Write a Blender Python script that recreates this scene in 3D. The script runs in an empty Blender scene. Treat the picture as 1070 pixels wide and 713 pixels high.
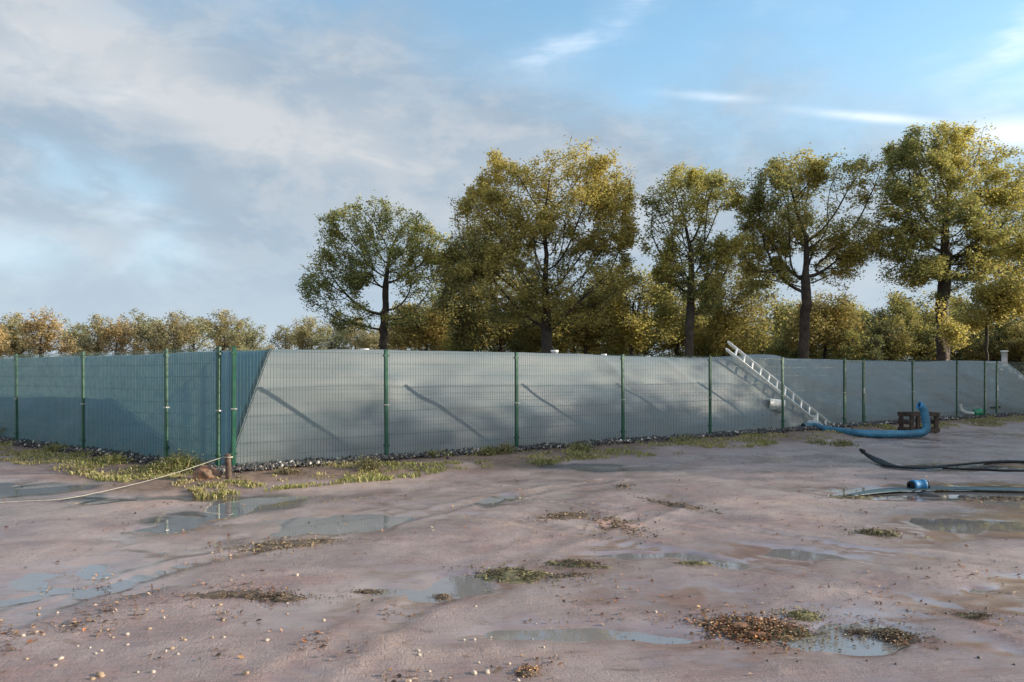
import bpy, math, random
import numpy as np
from mathutils import Vector

R = math.radians
random.seed(7)
S = bpy.context.scene
COL = S.collection

# ------------------------------------------------------------------ camera
CAM_H = 1.52
FPX, CX, HY = 800.0, 535.0, 389.5          # focal length, axis and horizon measured on a 1070 px wide frame
cam_d = bpy.data.cameras.new('camera')
cam = bpy.data.objects.new('camera', cam_d)
COL.objects.link(cam)
cam.location = (0, 0, CAM_H)
cam.rotation_euler = (R(90), 0, 0)
cam_d.sensor_width = 36
cam_d.lens = 36 * FPX / 1070
cam_d.shift_y = (HY - 356.5) / 1070
cam_d.clip_start = 0.05
cam_d.clip_end = 3000
S.camera = cam


def gp(px, py, z=0.0):
    """world point on the level z seen at that place"""
    y = (CAM_H - z) * FPX / (py - HY)
    return ((px - CX) / FPX * y, y)


def at(px, py, y):
    return ((px - CX) / FPX * y, y, CAM_H - (py - HY) / FPX * y)


# ------------------------------------------------------------------ noise
_perm = np.random.RandomState(3).permutation(512)
_grad = np.random.RandomState(4).rand(512)


def _hash(ix, iy, iz):
    return _grad[(_perm[(_perm[(_perm[ix & 511] + iy) & 511] + iz) & 511])]


def vnoise(x, y, z=0.0):
    x = np.asarray(x, float); y = np.asarray(y, float); z = np.asarray(z, float) + 0 * x
    ix = np.floor(x).astype(int); iy = np.floor(y).astype(int); iz = np.floor(z).astype(int)
    fx = x - ix; fy = y - iy; fz = z - iz
    fx = fx * fx * fx * (fx * (fx * 6 - 15) + 10); fy = fy * fy * fy * (fy * (fy * 6 - 15) + 10); fz = fz * fz * (3 - 2 * fz)
    o = 0
    for a in (0, 1):
        for b in (0, 1):
            for c in (0, 1):
                w = (fx if a else 1 - fx) * (fy if b else 1 - fy) * (fz if c else 1 - fz)
                o = o + w * _hash(ix + a, iy + b, iz + c)
    return o * 2 - 1


def fbm(x, y, z=0.0, octs=4):
    o = 0; a = 1.0; f = 1.0; t = 0
    for k in range(octs):
        o = o + a * vnoise(np.asarray(x) * f + 17.3 * k, np.asarray(y) * f - 9.1 * k, np.asarray(z) * f + 5.7 * k)
        t += a; a *= 0.5; f *= 2.03
    return o / t * 1.6


def sst(a, b, x):
    t = np.clip((np.asarray(x, float) - a) / (b - a), 0, 1)
    return t * t * (3 - 2 * t)


# ------------------------------------------------------------------ object helpers
def tag(o, label=None, cat=None, group=None, kind=None):
    if label: o['label'] = label
    if cat: o['category'] = cat
    if group: o['group'] = group
    if kind: o['kind'] = kind
    return o


def empty(name, loc, label, cat, group=None, rz=0.0):
    o = bpy.data.objects.new(name, None)
    COL.objects.link(o)
    o.location = loc
    o.rotation_euler = (0, 0, rz)
    o.empty_display_size = 0.2
    return tag(o, label, cat, group)


def raw_mesh(name, v, f, mat=None, smooth=False):
    me = bpy.data.meshes.new(name)
    me.from_pydata([tuple(map(float, p)) for p in v], [], f)
    me.update()
    if mat: me.materials.append(mat)
    if smooth:
        me.polygons.foreach_set('use_smooth', [True] * len(me.polygons))
    return me


def link(name, me, parent=None):
    o = bpy.data.objects.new(name, me)
    COL.objects.link(o)
    if parent: o.parent = parent
    return o


def np_mesh(name, v, f, mat, smooth=False):
    """v (n,3), f (m,k) arrays"""
    v = np.asarray(v, np.float32); f = np.asarray(f, np.int32)
    me = bpy.data.meshes.new(name)
    me.vertices.add(len(v)); me.vertices.foreach_set('co', v.ravel())
    m, k = f.shape
    me.loops.add(m * k); me.loops.foreach_set('vertex_index', f.ravel())
    me.polygons.add(m)
    me.polygons.foreach_set('loop_start', np.arange(0, m * k, k, dtype=np.int32))
    try:
        me.polygons.foreach_set('loop_total', np.full(m, k, np.int32))
    except Exception:
        pass
    if smooth: me.polygons.foreach_set('use_smooth', np.ones(m, bool))
    me.update(calc_edges=True)
    me.validate()
    if mat: me.materials.append(mat)
    return me


def set_color(me, cols, name='tint'):
    """cols per vertex (n,3)"""
    a = me.color_attributes.new(name, 'FLOAT_COLOR', 'POINT')
    c = np.ones((len(cols), 4), np.float32); c[:, :3] = cols
    a.data.foreach_set('color', c.ravel())


def set_float(me, vals, name):
    a = me.attributes.new(name, 'FLOAT', 'POINT')
    a.data.foreach_set('value', np.asarray(vals, np.float32))


class MB:
    def __init__(self): self.v = []; self.f = []

    def add(self, v, f):
        n = len(self.v)
        self.v += [tuple(p) for p in v]
        self.f += [tuple(i + n for i in q) for q in f]
        return self

    def obox(self, c, ax, ay, az):
        """box by centre and three half-axis vectors"""
        c, ax, ay, az = map(Vector, (c, ax, ay, az))
        v = [c + sx * ax + sy * ay + sz * az for sz in (-1, 1) for sy in (-1, 1) for sx in (-1, 1)]
        return self.add(v, [(0, 2, 3, 1), (4, 5, 7, 6), (0, 1, 5, 4), (2, 6, 7, 3), (0, 4, 6, 2), (1, 3, 7, 5)])

    def bbox(self, c, ax, ay, az, bev=0.006):
        """box with chamfered vertical-ish edges: an octagonal prism along az"""
        c, ax, ay, az = map(Vector, (c, ax, ay, az))
        bx = ax.normalized() * min(bev, ax.length * .45); by = ay.normalized() * min(bev, ay.length * .45)
        ring = [ax - bx + ay, ax + ay - by, ax - ay + by, ax - bx - ay, -ax + bx - ay, -ax - ay + by, -ax + ay - by, -ax + bx + ay][::-1]
        v = [c - az + p for p in ring] + [c + az + p for p in ring]
        f = [tuple(range(7, -1, -1)), tuple(range(8, 16))] + [(i, (i + 1) % 8, 8 + (i + 1) % 8, 8 + i) for i in range(8)]
        return self.add(v, f)

    def tube(self, pts, rad, n=8, caps=True):
        pts = [Vector(p) for p in pts]
        if not hasattr(rad, '__len__'): rad = [rad] * len(pts)
        rings = []
        up = None
        for i, p in enumerate(pts):
            d = (pts[min(i + 1, len(pts) - 1)] - pts[max(i - 1, 0)]).normalized()
            if up is None:
                up = Vector((0, 0, 1)) if abs(d.z) < .9 else Vector((1, 0, 0))
            s = d.cross(up).normalized(); up = s.cross(d).normalized()
            rings.append([p + rad[i] * (math.cos(2 * math.pi * k / n) * s + math.sin(2 * math.pi * k / n) * up) for k in range(n)])
        v = [q for r in rings for q in r]; f = []
        for i in range(len(pts) - 1):
            for k in range(n):
                f.append((i * n + k, i * n + (k + 1) % n, (i + 1) * n + (k + 1) % n, (i + 1) * n + k))
        if caps:
            f.append(tuple(range(n - 1, -1, -1))); f.append(tuple((len(pts) - 1) * n + k for k in range(n)))
        return self.add(v, f)

    def lathe(self, prof, origin, axis, n=20):
        """profile of (radius, distance along axis)"""
        axis = Vector(axis).normalized(); o = Vector(origin)
        s = axis.orthogonal().normalized(); t = axis.cross(s)
        v = []; f = []
        for r, h in prof:
            v += [o + axis * h + r * (math.cos(2 * math.pi * k / n) * s + math.sin(2 * math.pi * k / n) * t) for k in range(n)]
        for i in range(len(prof) - 1):
            for k in range(n):
                f.append((i * n + k, i * n + (k + 1) % n, (i + 1) * n + (k + 1) % n, (i + 1) * n + k))
        return self.add(v, f)

    def mesh(self, name, mat, smooth=False): return raw_mesh(name, self.v, self.f, mat, smooth)

    def build(self, name, mat, parent=None, smooth=False): return link(name, self.mesh(name, mat, smooth), parent)


# ------------------------------------------------------------------ materials
class NT:
    def __init__(self, tree): self.t = tree

    def n(self, typ, ins=None, **props):
        nd = self.t.nodes.new(typ)
        for k, v in props.items(): setattr(nd, k, v)
        for k, v in (ins or {}).items():
            sock = nd.inputs[k]
            if isinstance(v, bpy.types.NodeSocket): self.t.links.new(v, sock)
            else: sock.default_value = v
        return nd

    def math(self, op, a, b=0.0, c=0.0, clamp=False):
        return self.n('ShaderNodeMath', {0: a, 1: b, 2: c}, operation=op, use_clamp=clamp).outputs[0]

    def mix(self, fac, a, b, blend='MIX'):
        nd = self.n('ShaderNodeMix', {0: fac, 6: a, 7: b}, data_type='RGBA', blend_type=blend)
        return nd.outputs[2]

    def ramp(self, v, a, b, lo=0.0, hi=1.0, interp='SMOOTHSTEP'):
        return self.n('ShaderNodeMapRange', {0: v, 1: a, 2: b, 3: lo, 4: hi}, interpolation_type=interp).outputs[0]

    def noise(self, vec, scale, detail=4.0, rough=0.55, dist=0.0):
        return self.n('ShaderNodeTexNoise', {'Vector': vec, 'Scale': scale, 'Detail': detail, 'Roughness': rough, 'Distortion': dist}).outputs['Fac']


def c4(c): return (c[0], c[1], c[2], 1.0)


def new_mat(name):
    m = bpy.data.materials.new(name); m.use_nodes = True
    m.node_tree.nodes.clear()
    T = NT(m.node_tree)
    out = T.n('ShaderNodeOutputMaterial')
    return m, T, out


def simple(name, col, rough=0.5, metal=0.0, var=0.25, scale=8.0, bump=0.0, bscale=40.0, spec=0.5, col2=None):
    m, T, out = new_mat(name)
    pos = T.n('ShaderNodeTexCoord').outputs['Object']
    nz = T.noise(pos, scale, 5)
    c2 = col2 or tuple(x * (1 - var) for x in col)
    col_s = T.mix(T.ramp(nz, .38, .62), c4(col), c4(c2))
    b = T.n('ShaderNodeBsdfPrincipled', {'Base Color': col_s, 'Roughness': rough, 'Metallic': metal, 'Specular IOR Level': spec})
    if bump:
        bn = T.n('ShaderNodeBump', {'Height': T.noise(pos, bscale, 4), 'Strength': bump, 'Distance': 0.01})
        m.node_tree.links.new(bn.outputs[0], b.inputs['Normal'])
    rg = T.ramp(T.noise(pos, scale * 3, 3), .3, .7, max(0, rough - .1), min(1, rough + .1))
    m.node_tree.links.new(rg, b.inputs['Roughness'])
    m.node_tree.links.new(b.outputs[0], out.inputs[0])
    return m


def leaf_mat(name, trans=0.35, rough=.55):
    m, T, out = new_mat(name)
    a = T.n('ShaderNodeAttribute', attribute_name='tint').outputs['Color']
    rnd = T.n('ShaderNodeObjectInfo').outputs['Random']
    hs = T.n('ShaderNodeHueSaturation', {'Hue': T.ramp(rnd, 0, 1, .488, .508, 'LINEAR'), 'Saturation': .95, 'Value': T.ramp(rnd, 0, 1, .88, 1.12, 'LINEAR'), 'Color': a})
    p = T.n('ShaderNodeBsdfPrincipled', {'Base Color': hs.outputs[0], 'Roughness': rough, 'Specular IOR Level': .3})
    tr = T.n('ShaderNodeBsdfTranslucent', {'Color': hs.outputs[0]})
    mx = T.n('ShaderNodeMixShader', {0: trans, 1: p.outputs[0], 2: tr.outputs[0]})
    m.node_tree.links.new(mx.outputs[0], out.inputs[0])
    return m


M = {}
M['green'] = simple('green_powder_coat', (0.010, 0.080, 0.048), .38, var=.25, scale=3)
M['wire'] = simple('green_wire', (0.040, 0.095, 0.082), .34, var=.2, scale=3, spec=.7)
M['zinc'] = simple('zinc', (0.42, 0.43, 0.42), .4, .6, var=.15)
M['alu'] = simple('aluminium', (0.80, 0.80, 0.78), .5, .15, var=.15, scale=12)
M['white'] = simple('white_plastic', (0.72, 0.73, 0.72), .4, var=.1, scale=10)
M['black'] = simple('black_rubber', (0.010, 0.010, 0.011), .6, spec=.2, var=.3, scale=6)
M['blue'] = simple('blue_hose_rubber', (0.030, 0.17, 0.29), .5, var=.45, scale=5, col2=(0.022, .11, .19), bump=.2, bscale=25)
M['blue_bright'] = simple('blue_plastic', (0.03, 0.20, 0.42), .6, var=.2, scale=5)
M['pale_blue'] = simple('pale_blue_film', (0.5, 0.6, 0.72), .4, var=.25, scale=14)
M['wood'] = simple('weathered_wood', (0.105, 0.068, 0.050), .8, var=.5, scale=14, bump=.5, bscale=50)
M['dark_wood'] = simple('dark_wet_wood', (0.055, 0.036, 0.026), .7, var=.5, scale=9, bump=.4)
M['bark'] = simple('bark', (0.045, 0.036, 0.028), .9, var=.5, scale=3, bump=.6, bscale=14)
M['birch_bark'] = simple('pale_bark', (0.42, 0.33, 0.24), .85, var=.35, scale=3, bump=.3, bscale=14)
M['rope'] = simple('rope', (0.44, 0.41, 0.34), .8, var=.25, scale=30)
M['rust_stone'] = simple('rusty_stone', (0.25, 0.125, 0.075), .8, var=.5, scale=9, bump=.8, bscale=26, col2=(.12, .08, .055))
M['pebble'] = simple('pale_stone', (0.45, 0.40, 0.345), .7, scale=2.2, bump=.2, col2=(.34, .27, .21))
M['pebble_tan'] = simple('tan_stone', (0.36, 0.26, 0.17), .6, var=.4, scale=20, bump=.2)
M['pebble_dark'] = simple('dark_stone', (0.06, 0.055, 0.055), .6, var=.4, scale=20, bump=.2)
M['pvc_green'] = simple('green_plastic', (0.02, 0.22, 0.11), .4, var=.2)
M['soil'] = simple('dark_soil', (0.060, 0.045, 0.032), .8, var=.5, scale=24, bump=.8, bscale=90, col2=(.13, .09, .06))
M['moss'] = simple('mossy_soil', (0.075, 0.068, 0.034), .85, var=.4, scale=16, bump=.8, bscale=90, col2=(.16, .145, .065))
M['leaf_mould'] = simple('leaf_mould', (0.20, 0.09, 0.04), .8, var=.5, scale=40, bump=.8, bscale=120, col2=(.10, .055, .03))
M['rubble'] = simple('brick_rubble', (0.22, 0.13, 0.11), .8, var=.4, scale=18, bump=.8, bscale=80, col2=(.30, .20, .17))
M['leaf'] = leaf_mat('tree_leaf', .45)
M['grass'] = leaf_mat('grass_blade', .3)
M['dead_leaf'] = leaf_mat('dead_leaf', .12, .5)
M['gravel'] = None


def tint_mat(name, rough=.7):
    m, T, out = new_mat(name)
    a = T.n('ShaderNodeAttribute', attribute_name='tint').outputs['Color']
    p = T.n('ShaderNodeBsdfPrincipled', {'Base Color': a, 'Roughness': rough})
    m.node_tree.links.new(p.outputs[0], out.inputs[0])
    return m


M['gravel'] = tint_mat('gravel_stone', .6)


def cover_mat(name, c1, c2, c3):
    m, T, out = new_mat(name)
    pos = T.n('ShaderNodeNewGeometry').outputs['Position']
    mp = T.n('ShaderNodeMapping', {'Vector': pos, 'Scale': (.5, .5, 2.2)}).outputs[0]
    big = T.noise(mp, 1.1, 5)
    col = T.mix(T.ramp(big, .3, .7), c4(c1), c4(c2))
    streak = T.n('ShaderNodeMapping', {'Vector': pos, 'Scale': (.25, .25, 9)}).outputs[0]
    col = T.mix(T.ramp(T.noise(streak, 1.5, 4), .5, .75, 0, .35), col, c4(c3))
    dirt = T.math('MULTIPLY', T.ramp(T.n('ShaderNodeSeparateXYZ', {0: pos}).outputs[2], .05, .5, 1, 0), T.ramp(T.noise(pos, 3, 5), .4, .7))
    col = T.mix(T.math('MULTIPLY', dirt, .5), col, c4((0.17, 0.15, 0.12)))
    b = T.n('ShaderNodeBsdfPrincipled', {'Base Color': col, 'Roughness': T.ramp(big, .3, .7, .42, .58), 'Specular IOR Level': .45})
    h = T.math('ADD', T.noise(streak, 3.0, 3), T.math('MULTIPLY', T.noise(pos, 60, 2), .12))
    bn = T.n('ShaderNodeBump', {'Height': h, 'Strength': .22, 'Distance': .015})
    m.node_tree.links.new(bn.outputs[0], b.inputs['Normal'])
    m.node_tree.links.new(b.outputs[0], out.inputs[0])
    return m


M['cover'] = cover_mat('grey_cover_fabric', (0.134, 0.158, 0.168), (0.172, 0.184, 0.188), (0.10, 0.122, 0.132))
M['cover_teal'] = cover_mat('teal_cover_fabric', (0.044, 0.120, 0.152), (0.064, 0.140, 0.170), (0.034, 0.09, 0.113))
M['seam'] = simple('dark_seam', (0.035, 0.055, 0.06), .5, var=.2)

# ------------------------------------------------------------------ light
SUN_EL = 16.5
SUN_AZ = 90.0 - 1.0         # clockwise from +Y: from the right of the view
sd = Vector((math.sin(R(SUN_AZ)) * math.cos(R(SUN_EL)), math.cos(R(SUN_AZ)) * math.cos(R(SUN_EL)), math.sin(R(SUN_EL))))
sun_d = bpy.data.lights.new('sun', 'SUN')
sun_d.energy = 5.0
sun_d.angle = R(0.55)
sun_d.color = (1.0, 0.87, 0.70)
sun = bpy.data.objects.new('sun', sun_d)
COL.objects.link(sun)
sun.location = (30, 0, 20)
sun.rotation_euler = sd.to_track_quat('Z', 'Y').to_euler()


def make_world():
    w = bpy.data.worlds.new('World'); S.world = w; w.use_nodes = True
    t = w.node_tree; t.nodes.clear(); T = NT(t)
    out = t.nodes.new('ShaderNodeOutputWorld')
    sky = T.n('ShaderNodeTexSky', sky_type='NISHITA', sun_disc=False, sun_elevation=R(SUN_EL), sun_rotation=R(SUN_AZ), air_density=1.0, dust_density=.6, ozone_density=1.6)
    d = T.n('ShaderNodeVectorMath', {0: T.n('ShaderNodeTexCoord').outputs['Generated']}, operation='NORMALIZE').outputs[0]
    xyz = T.n('ShaderNodeSeparateXYZ', {0: d}).outputs
    az = T.math('MULTIPLY', T.math('ARCTAN2', xyz[0], xyz[1]), 57.2958)
    el = T.math('MULTIPLY', T.math('ARCSINE', xyz[2]), 57.2958)
    # turbulence shared by every cloud
    flat = T.n('ShaderNodeVectorMath', {0: d, 1: (1.0, 1.0, 2.1)}, operation='MULTIPLY').outputs[0]
    n1 = T.noise(flat, 3.1, 7, .55, .4)
    n2 = T.noise(flat, 7.5, 6, .6, .3)
    n3 = T.noise(T.n('ShaderNodeVectorMath', {0: flat, 1: (3.1, 1.7, .4)}, operation='ADD').outputs[0], 4.2, 6, .55, .2)
    wa = T.math('MULTIPLY_ADD', T.math('SUBTRACT', n3, .5), 16.0, az)
    we = T.math('MULTIPLY_ADD', T.math('SUBTRACT', n1, .5), 11.0, el)

    def pe(px, py):
        a = math.atan2(px - CX, FPX)
        return math.degrees(a), math.degrees(math.atan2(HY - py, FPX / math.cos(a)))

    def blob(px, py, ra, re, rot=0.0, warp=True, a_=None):
        a0, e0 = pe(px, py)
        A = T.math('SUBTRACT', wa if warp else az, a0); E = T.math('SUBTRACT', we if warp else el, e0)
        c, s = math.cos(R(rot)), math.sin(R(rot))
        u = T.math('ADD', T.math('MULTIPLY', A, c / ra), T.math('MULTIPLY', E, s / ra))
        v = T.math('SUBTRACT', T.math('MULTIPLY', E, c / re), T.math('MULTIPLY', A, s / re))
        r2 = T.math('ADD', T.math('MULTIPLY', u, u), T.math('MULTIPLY', v, v))
        return T.math('POWER', 2.718, T.math('MULTIPLY', r2, -1.0))

    def mx(*a):
        o = a[0]
        for b in a[1:]: o = T.math('MAXIMUM', o, b)
        return o

    lp = T.n('ShaderNodeVectorMath', {0: sky.outputs[0], 1: (0.134, 0.165, 0.160)}, operation='MULTIPLY').outputs[0]
    # thin milky veil low down
    low = T.ramp(el, 0, 26, .88, .10)
    base = T.mix(low, lp, c4((0.335, 0.415, 0.495)))
    # the cloud bank: thick to the left and low, thinning to the right and overhead
    azl = T.math('MAXIMUM', T.math('MINIMUM', az, 75.0), -75.0)
    bound = T.math('SUBTRACT', T.math('SUBTRACT', 23.5, T.math('MULTIPLY', azl, .20)), T.math('MULTIPLY', T.math('MULTIPLY', azl, azl), .0026))
    dd = T.math('ADD', T.math('SUBTRACT', bound, el), T.math('MULTIPLY', T.math('SUBTRACT', n1, .5), 22.0))
    cover = T.ramp(dd, -4.5, 6.5)
    gaps = mx(blob(125, 200, 2.2, 1.8), blob(165, 262, 2.4, 1.5), blob(10, 250, 3.5, 1.6), blob(60, 180, 2.0, 1.2))
    cover = T.math('MULTIPLY', cover, T.math('SUBTRACT', 1.0, T.math('MULTIPLY', gaps, .45)))
    lit = mx(blob(165, 75, 9.0, 2.6, -22), blob(235, 120, 5.0, 2.4, -18), T.math('MULTIPLY', blob(340, 150, 5.0, 3.0, -10), .75),
             T.math('MULTIPLY', blob(60, 55, 5, 3), .7), T.math('MULTIPLY', blob(250, 215, 6, 2), .4))
    lit = T.math('ADD', T.math('MULTIPLY', lit, .75), T.math('ADD', T.ramp(n2, .42, .60, 0, .42), T.ramp(n1, .42, .66, -.1, .34)))
    ccol = T.mix(T.math('MINIMUM', lit, 1.0), c4((0.208, 0.262, 0.322)), c4((0.375, 0.384, 0.396)))
    ccol = T.mix(T.ramp(el, 1, 14, .75, 0), ccol, c4((0.305, 0.370, 0.433)))
    col = T.mix(T.math('MULTIPLY', cover, .92), base, ccol)
    gcol = T.math('MULTIPLY', gaps, T.ramp(n2, .35, .6, .05, .32))
    col = T.mix(gcol, col, c4((0.43, 0.53, 0.62)))
    # high wisps and old vapour trails
    fib = T.noise(T.n('ShaderNodeMapping', {'Vector': d, 'Rotation': (0, R(28), R(10)), 'Scale': (6, 10, 30)}).outputs[0], 1.0, 6, .62, .5)
    tr = mx(T.math('MULTIPLY', blob(915, 123, 4.4, .28, -12, False), .62), T.math('MULTIPLY', blob(1075, 140, 3.6, .9, -12, False), .9),
            T.math('MULTIPLY', blob(740, 101, 3.0, .28, -8, False), .40))
    wisp = mx(blob(640, 50, 4.0, 1.2, 28), blob(595, 70, 3.5, 1.0, 15), blob(1035, 35, 4.5, 1.0, 24), blob(1040, 85, 4, .9, 10))
    wv = T.math('MULTIPLY', wisp, T.ramp(fib, .35, .7, .08, .5))
    high = T.math('MULTIPLY', T.ramp(T.math('ADD', n3, T.math('MULTIPLY', fib, .5)), .80, 1.1), .14)
    tv = T.math('MULTIPLY', tr, T.ramp(fib, .25, .6, .4, 1.0))
    col = T.mix(T.math('MINIMUM', T.math('ADD', mx(wv, tv), high), .9), col, c4((0.66, 0.70, 0.75)))
    # unseen white cloud added behind the camera and overhead as fill light
    fill_cloud = T.math('MULTIPLY', T.ramp(xyz[1], .25, -.35), T.ramp(T.math('ADD', n1, T.math('MULTIPLY', n3, .4)), .52, .78, .35, 1.0))
    fill_cloud = T.math('MULTIPLY', fill_cloud, T.ramp(el, 0, 10, .5, 1))
    col = T.mix(fill_cloud, col, c4((0.60, 0.60, 0.60)))
    # the background node keeps the physical strength; colours above are already divided by it
    STR = 0.1
    scale = T.n('ShaderNodeVectorMath', {0: col, 1: (1 / STR,) * 3}, operation='MULTIPLY').outputs[0]
    bg = T.n('ShaderNodeBackground', {'Color': scale, 'Strength': STR})
    t.links.new(bg.outputs[0], out.inputs[0])


make_world()

# ------------------------------------------------------------------ fence lines
C0 = Vector((-4.36, 11.40))                       # where the two fence runs meet
UR = Vector((.8185, .5745)); NR = Vector((-.5745, .8185))   # right run and its inward side
UL = Vector((-.800, .600)); NL = Vector((.600, .800))       # left run and its inward side
CR = Vector((-2.11, 12.88))                       # a point of the right run


def s_right(px):
    # along the right run: where the vertical plane of that column meets the line
    k = (px - CX) / FPX
    return (k * CR.y - CR.x) / (UR.x - k * UR.y)


def s_left(px):
    k = (px - CX) / FPX
    return (k * C0.y - C0.x) / (UL.x - k * UL.y)


def PR(s, g=0.0): return CR + UR * s + NR * g
def PL(s, g=0.0): return C0 + UL * s + NL * g


S_CORNER = s_right(233)

# ------------------------------------------------------------------ ground
def out_dist(x, y):
    """signed distance outside the fenced yard (positive on the camera's side)"""
    dr = -((x - CR.x) * NR.x + (y - CR.y) * NR.y)
    dl = -((x - C0.x) * NL.x + (y - C0.y) * NL.y)
    return np.maximum(dr, dl)


PUD = []     # (px, py, rpx, rpy, rot, depth)


def puddle(px, py, rx, ry, depth=.03, rot=0.0): PUD.append((px, py, rx, ry, depth, rot))


puddle(45, 511, 62, 7, .05, 6); puddle(10, 504, 30, 5, .04); puddle(120, 521, 45, 3.5, .035); puddle(200, 522, 60, 2.5, .03)
puddle(182, 543, 26, 7, .035, -12); puddle(170, 551, 26, 2.5, .028); puddle(245, 531, 26, 9, .03)
puddle(270, 522, 45, 8, .024); puddle(330, 519, 40, 4, .02); puddle(255, 546, 35, 3, .02, 4)
puddle(368, 543, 36, 7.5, .04, -8); puddle(320, 549, 40, 4, .03)
puddle(150, 572, 45, 5, .022, -10); puddle(60, 608, 80, 9, .020); puddle(10, 625, 40, 6, .022); puddle(110, 592, 50, 6, .020)
puddle(430, 612, 60, 7, .020, -4); puddle(488, 604, 24, 8, .035); puddle(500, 612, 20, 4, .03); puddle(420, 590, 40, 4, .017)
puddle(560, 655, 60, 4.5, .028, 4); puddle(620, 661, 42, 7, .034); puddle(690, 668, 40, 5, .02)
puddle(680, 584, 60, 4, .022, -2); puddle(745, 583, 60, 4, .022); puddle(850, 575, 60, 4, .020, -4); puddle(640, 570, 35, 3, .018)
puddle(522, 523, 24, 6, .02); puddle(700, 524, 30, 5, .02, 12); puddle(640, 488, 50, 2.5, .03)
puddle(980, 512, 105, 4.6, .06, -1); puddle(1065, 512, 60, 5.5, .06); puddle(900, 518, 35, 3.5, .035, -4); puddle(1050, 524, 26, 4.5, .045)
puddle(1035, 487, 60, 3.0, .045); puddle(960, 488, 20, 2.5, .03)
puddle(893, 663, 30, 9, .05); puddle(935, 663, 26, 8, .03); puddle(1000, 545, 70, 5, .016); puddle(950, 655, 70, 10, .012); puddle(830, 577, 14, 4, .03); puddle(1018, 614, 12, 2.5, .03)

BANDS = [([(-30, 612), (90, 605), (200, 577), (330, 550), (440, 535)], .62, .0125), ([(330, 640), (430, 612), (500, 603), (680, 584), (860, 574), (960, 560), (1100, 532)], .48, .0125),
         ([(480, 648), (600, 655), (700, 668), (850, 662), (940, 640), (1100, 612)], .27, .012), ([(600, 499), (680, 515), (760, 542)], .28, .009), ([(430, 515), (530, 522), (610, 512)], .30, .008),
         ([(120, 560), (200, 545), (250, 530)], .22, .012), ([(200, 523), (300, 540), (380, 546)], .25, .010), ([(560, 505), (660, 560), (640, 580)], .25, .006), ([(900, 535), (980, 548), (1100, 552)], .6, .0075), ([(0, 640), (60, 632), (150, 610)], .35, .010), ([(850, 680), (960, 672), (1100, 690)], .22, .009), ([(560, 640), (640, 625), (760, 622)], .3, .008), ([(600, 470), (760, 478), (900, 480)], .5, .008)]


TRACKS = [[(1090, 596), (900, 572), (720, 545), (600, 526), (470, 508)], [(1090, 660), (880, 612), (690, 572), (540, 545), (380, 522)], [(-20, 660), (150, 600), (330, 560), (520, 520), (640, 500)], [(300, 720), (420, 640), (560, 575), (700, 530)]]


def seg_dist(x, y, pts):
    d = np.full(np.shape(x), 1e9)
    for (ax, ay), (bx, by) in zip(pts[:-1], pts[1:]):
        vx, vy = bx - ax, by - ay
        t = np.clip(((x - ax) * vx + (y - ay) * vy) / (vx * vx + vy * vy), 0, 1)
        d = np.minimum(d, np.hypot(x - ax - t * vx, y - ay - t * vy))
    return d


WATER_Z = -0.022


def ground_h(x, y):
    x = np.asarray(x, float); y = np.asarray(y, float)
    n = fbm(x * .55, y * .55, 1.0, 4)
    h = .0068 * n + .0034 * fbm(x * 2.1, y * 2.1, 7.0, 3)
    # the broad hollows the water runs to
    h = h + .006 * vnoise(x * .22 + 3.1, y * .3, 4.4)
    wx = .16 * fbm(x * 1.6, y * 1.6, 11.0, 3); wy = .24 * fbm(x * 1.6 + 40, y * 1.6, 12.0, 3)
    for px, py, rx, ry, dep, rot in PUD:
        gx, gy = gp(px, py)
        ax = rx / FPX * gy; ay = ry * gy * gy / (CAM_H * FPX)
        c, s = math.cos(R(rot)), math.sin(R(rot))
        k = min(1.0, ax / .5)
        dx = x + wx * k - gx; dy = y + wy * k - gy
        sl = -math.tan(R(rot)) * gy / CAM_H * .9      # a tilt seen in the picture is a slant on the ground
        dy = dy - dx * max(-1.5, min(1.5, -sl))
        q = (dx / ax) ** 2 + (dy / ay) ** 2
        h = h - dep * .85 * np.exp(-q * .8)
    for pts, w, dep in BANDS:
        dd = seg_dist(x + wx * .9, y + wy * .9, [gp(*p) for p in pts]) / w
        h = h - dep * np.exp(-dd ** 2) + .35 * dep * np.exp(-((dd - 1.7) / .5) ** 2)
    for pts in TRACKS:
        P = [gp(*p) for p in pts]
        dd = seg_dist(x + wx * .35, y + wy * .35, P)
        (ax, ay), (bx, by) = P[0], P[-1]
        L = math.hypot(bx - ax, by - ay)
        al = ((x - ax) * (bx - ax) + (y - ay) * (by - ay)) / L
        inn = np.exp(-(dd / .12) ** 4) * (.35 + .65 * sst(-.3, .5, fbm(x * .8, y * .8, 51.0, 2)))
        h = h - inn * (.007 + .0035 * np.sin(al * 2 * np.pi / .17)) + .006 * np.exp(-((dd - .19) / .06) ** 2)
    # small lumps and treads trodden into the silt
    h = h + .0030 * fbm(x * 7, y * 7, 15.0, 3)
    h = np.maximum(h, -.05 + .003 * n)
    od = out_dist(x, y)
    edge = od + .45 * fbm(x * .9, y * .9, 21.0, 4)
    h = h + .055 * (1 - sst(.95, 1.75, edge)) + .02 * (1 - sst(1.7, 2.6, edge))
    h = h + .03 * (1 - sst(.9, 1.4, edge)) * fbm(x * 3.5, y * 3.5, 2.0, 3) * .5
    far = sst(24, 40, np.hypot(x, y))
    return h * (1 - far) + .03 * far


def ground_z(x, y): return float(ground_h(np.array([x]), np.array([y]))[0])


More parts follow.
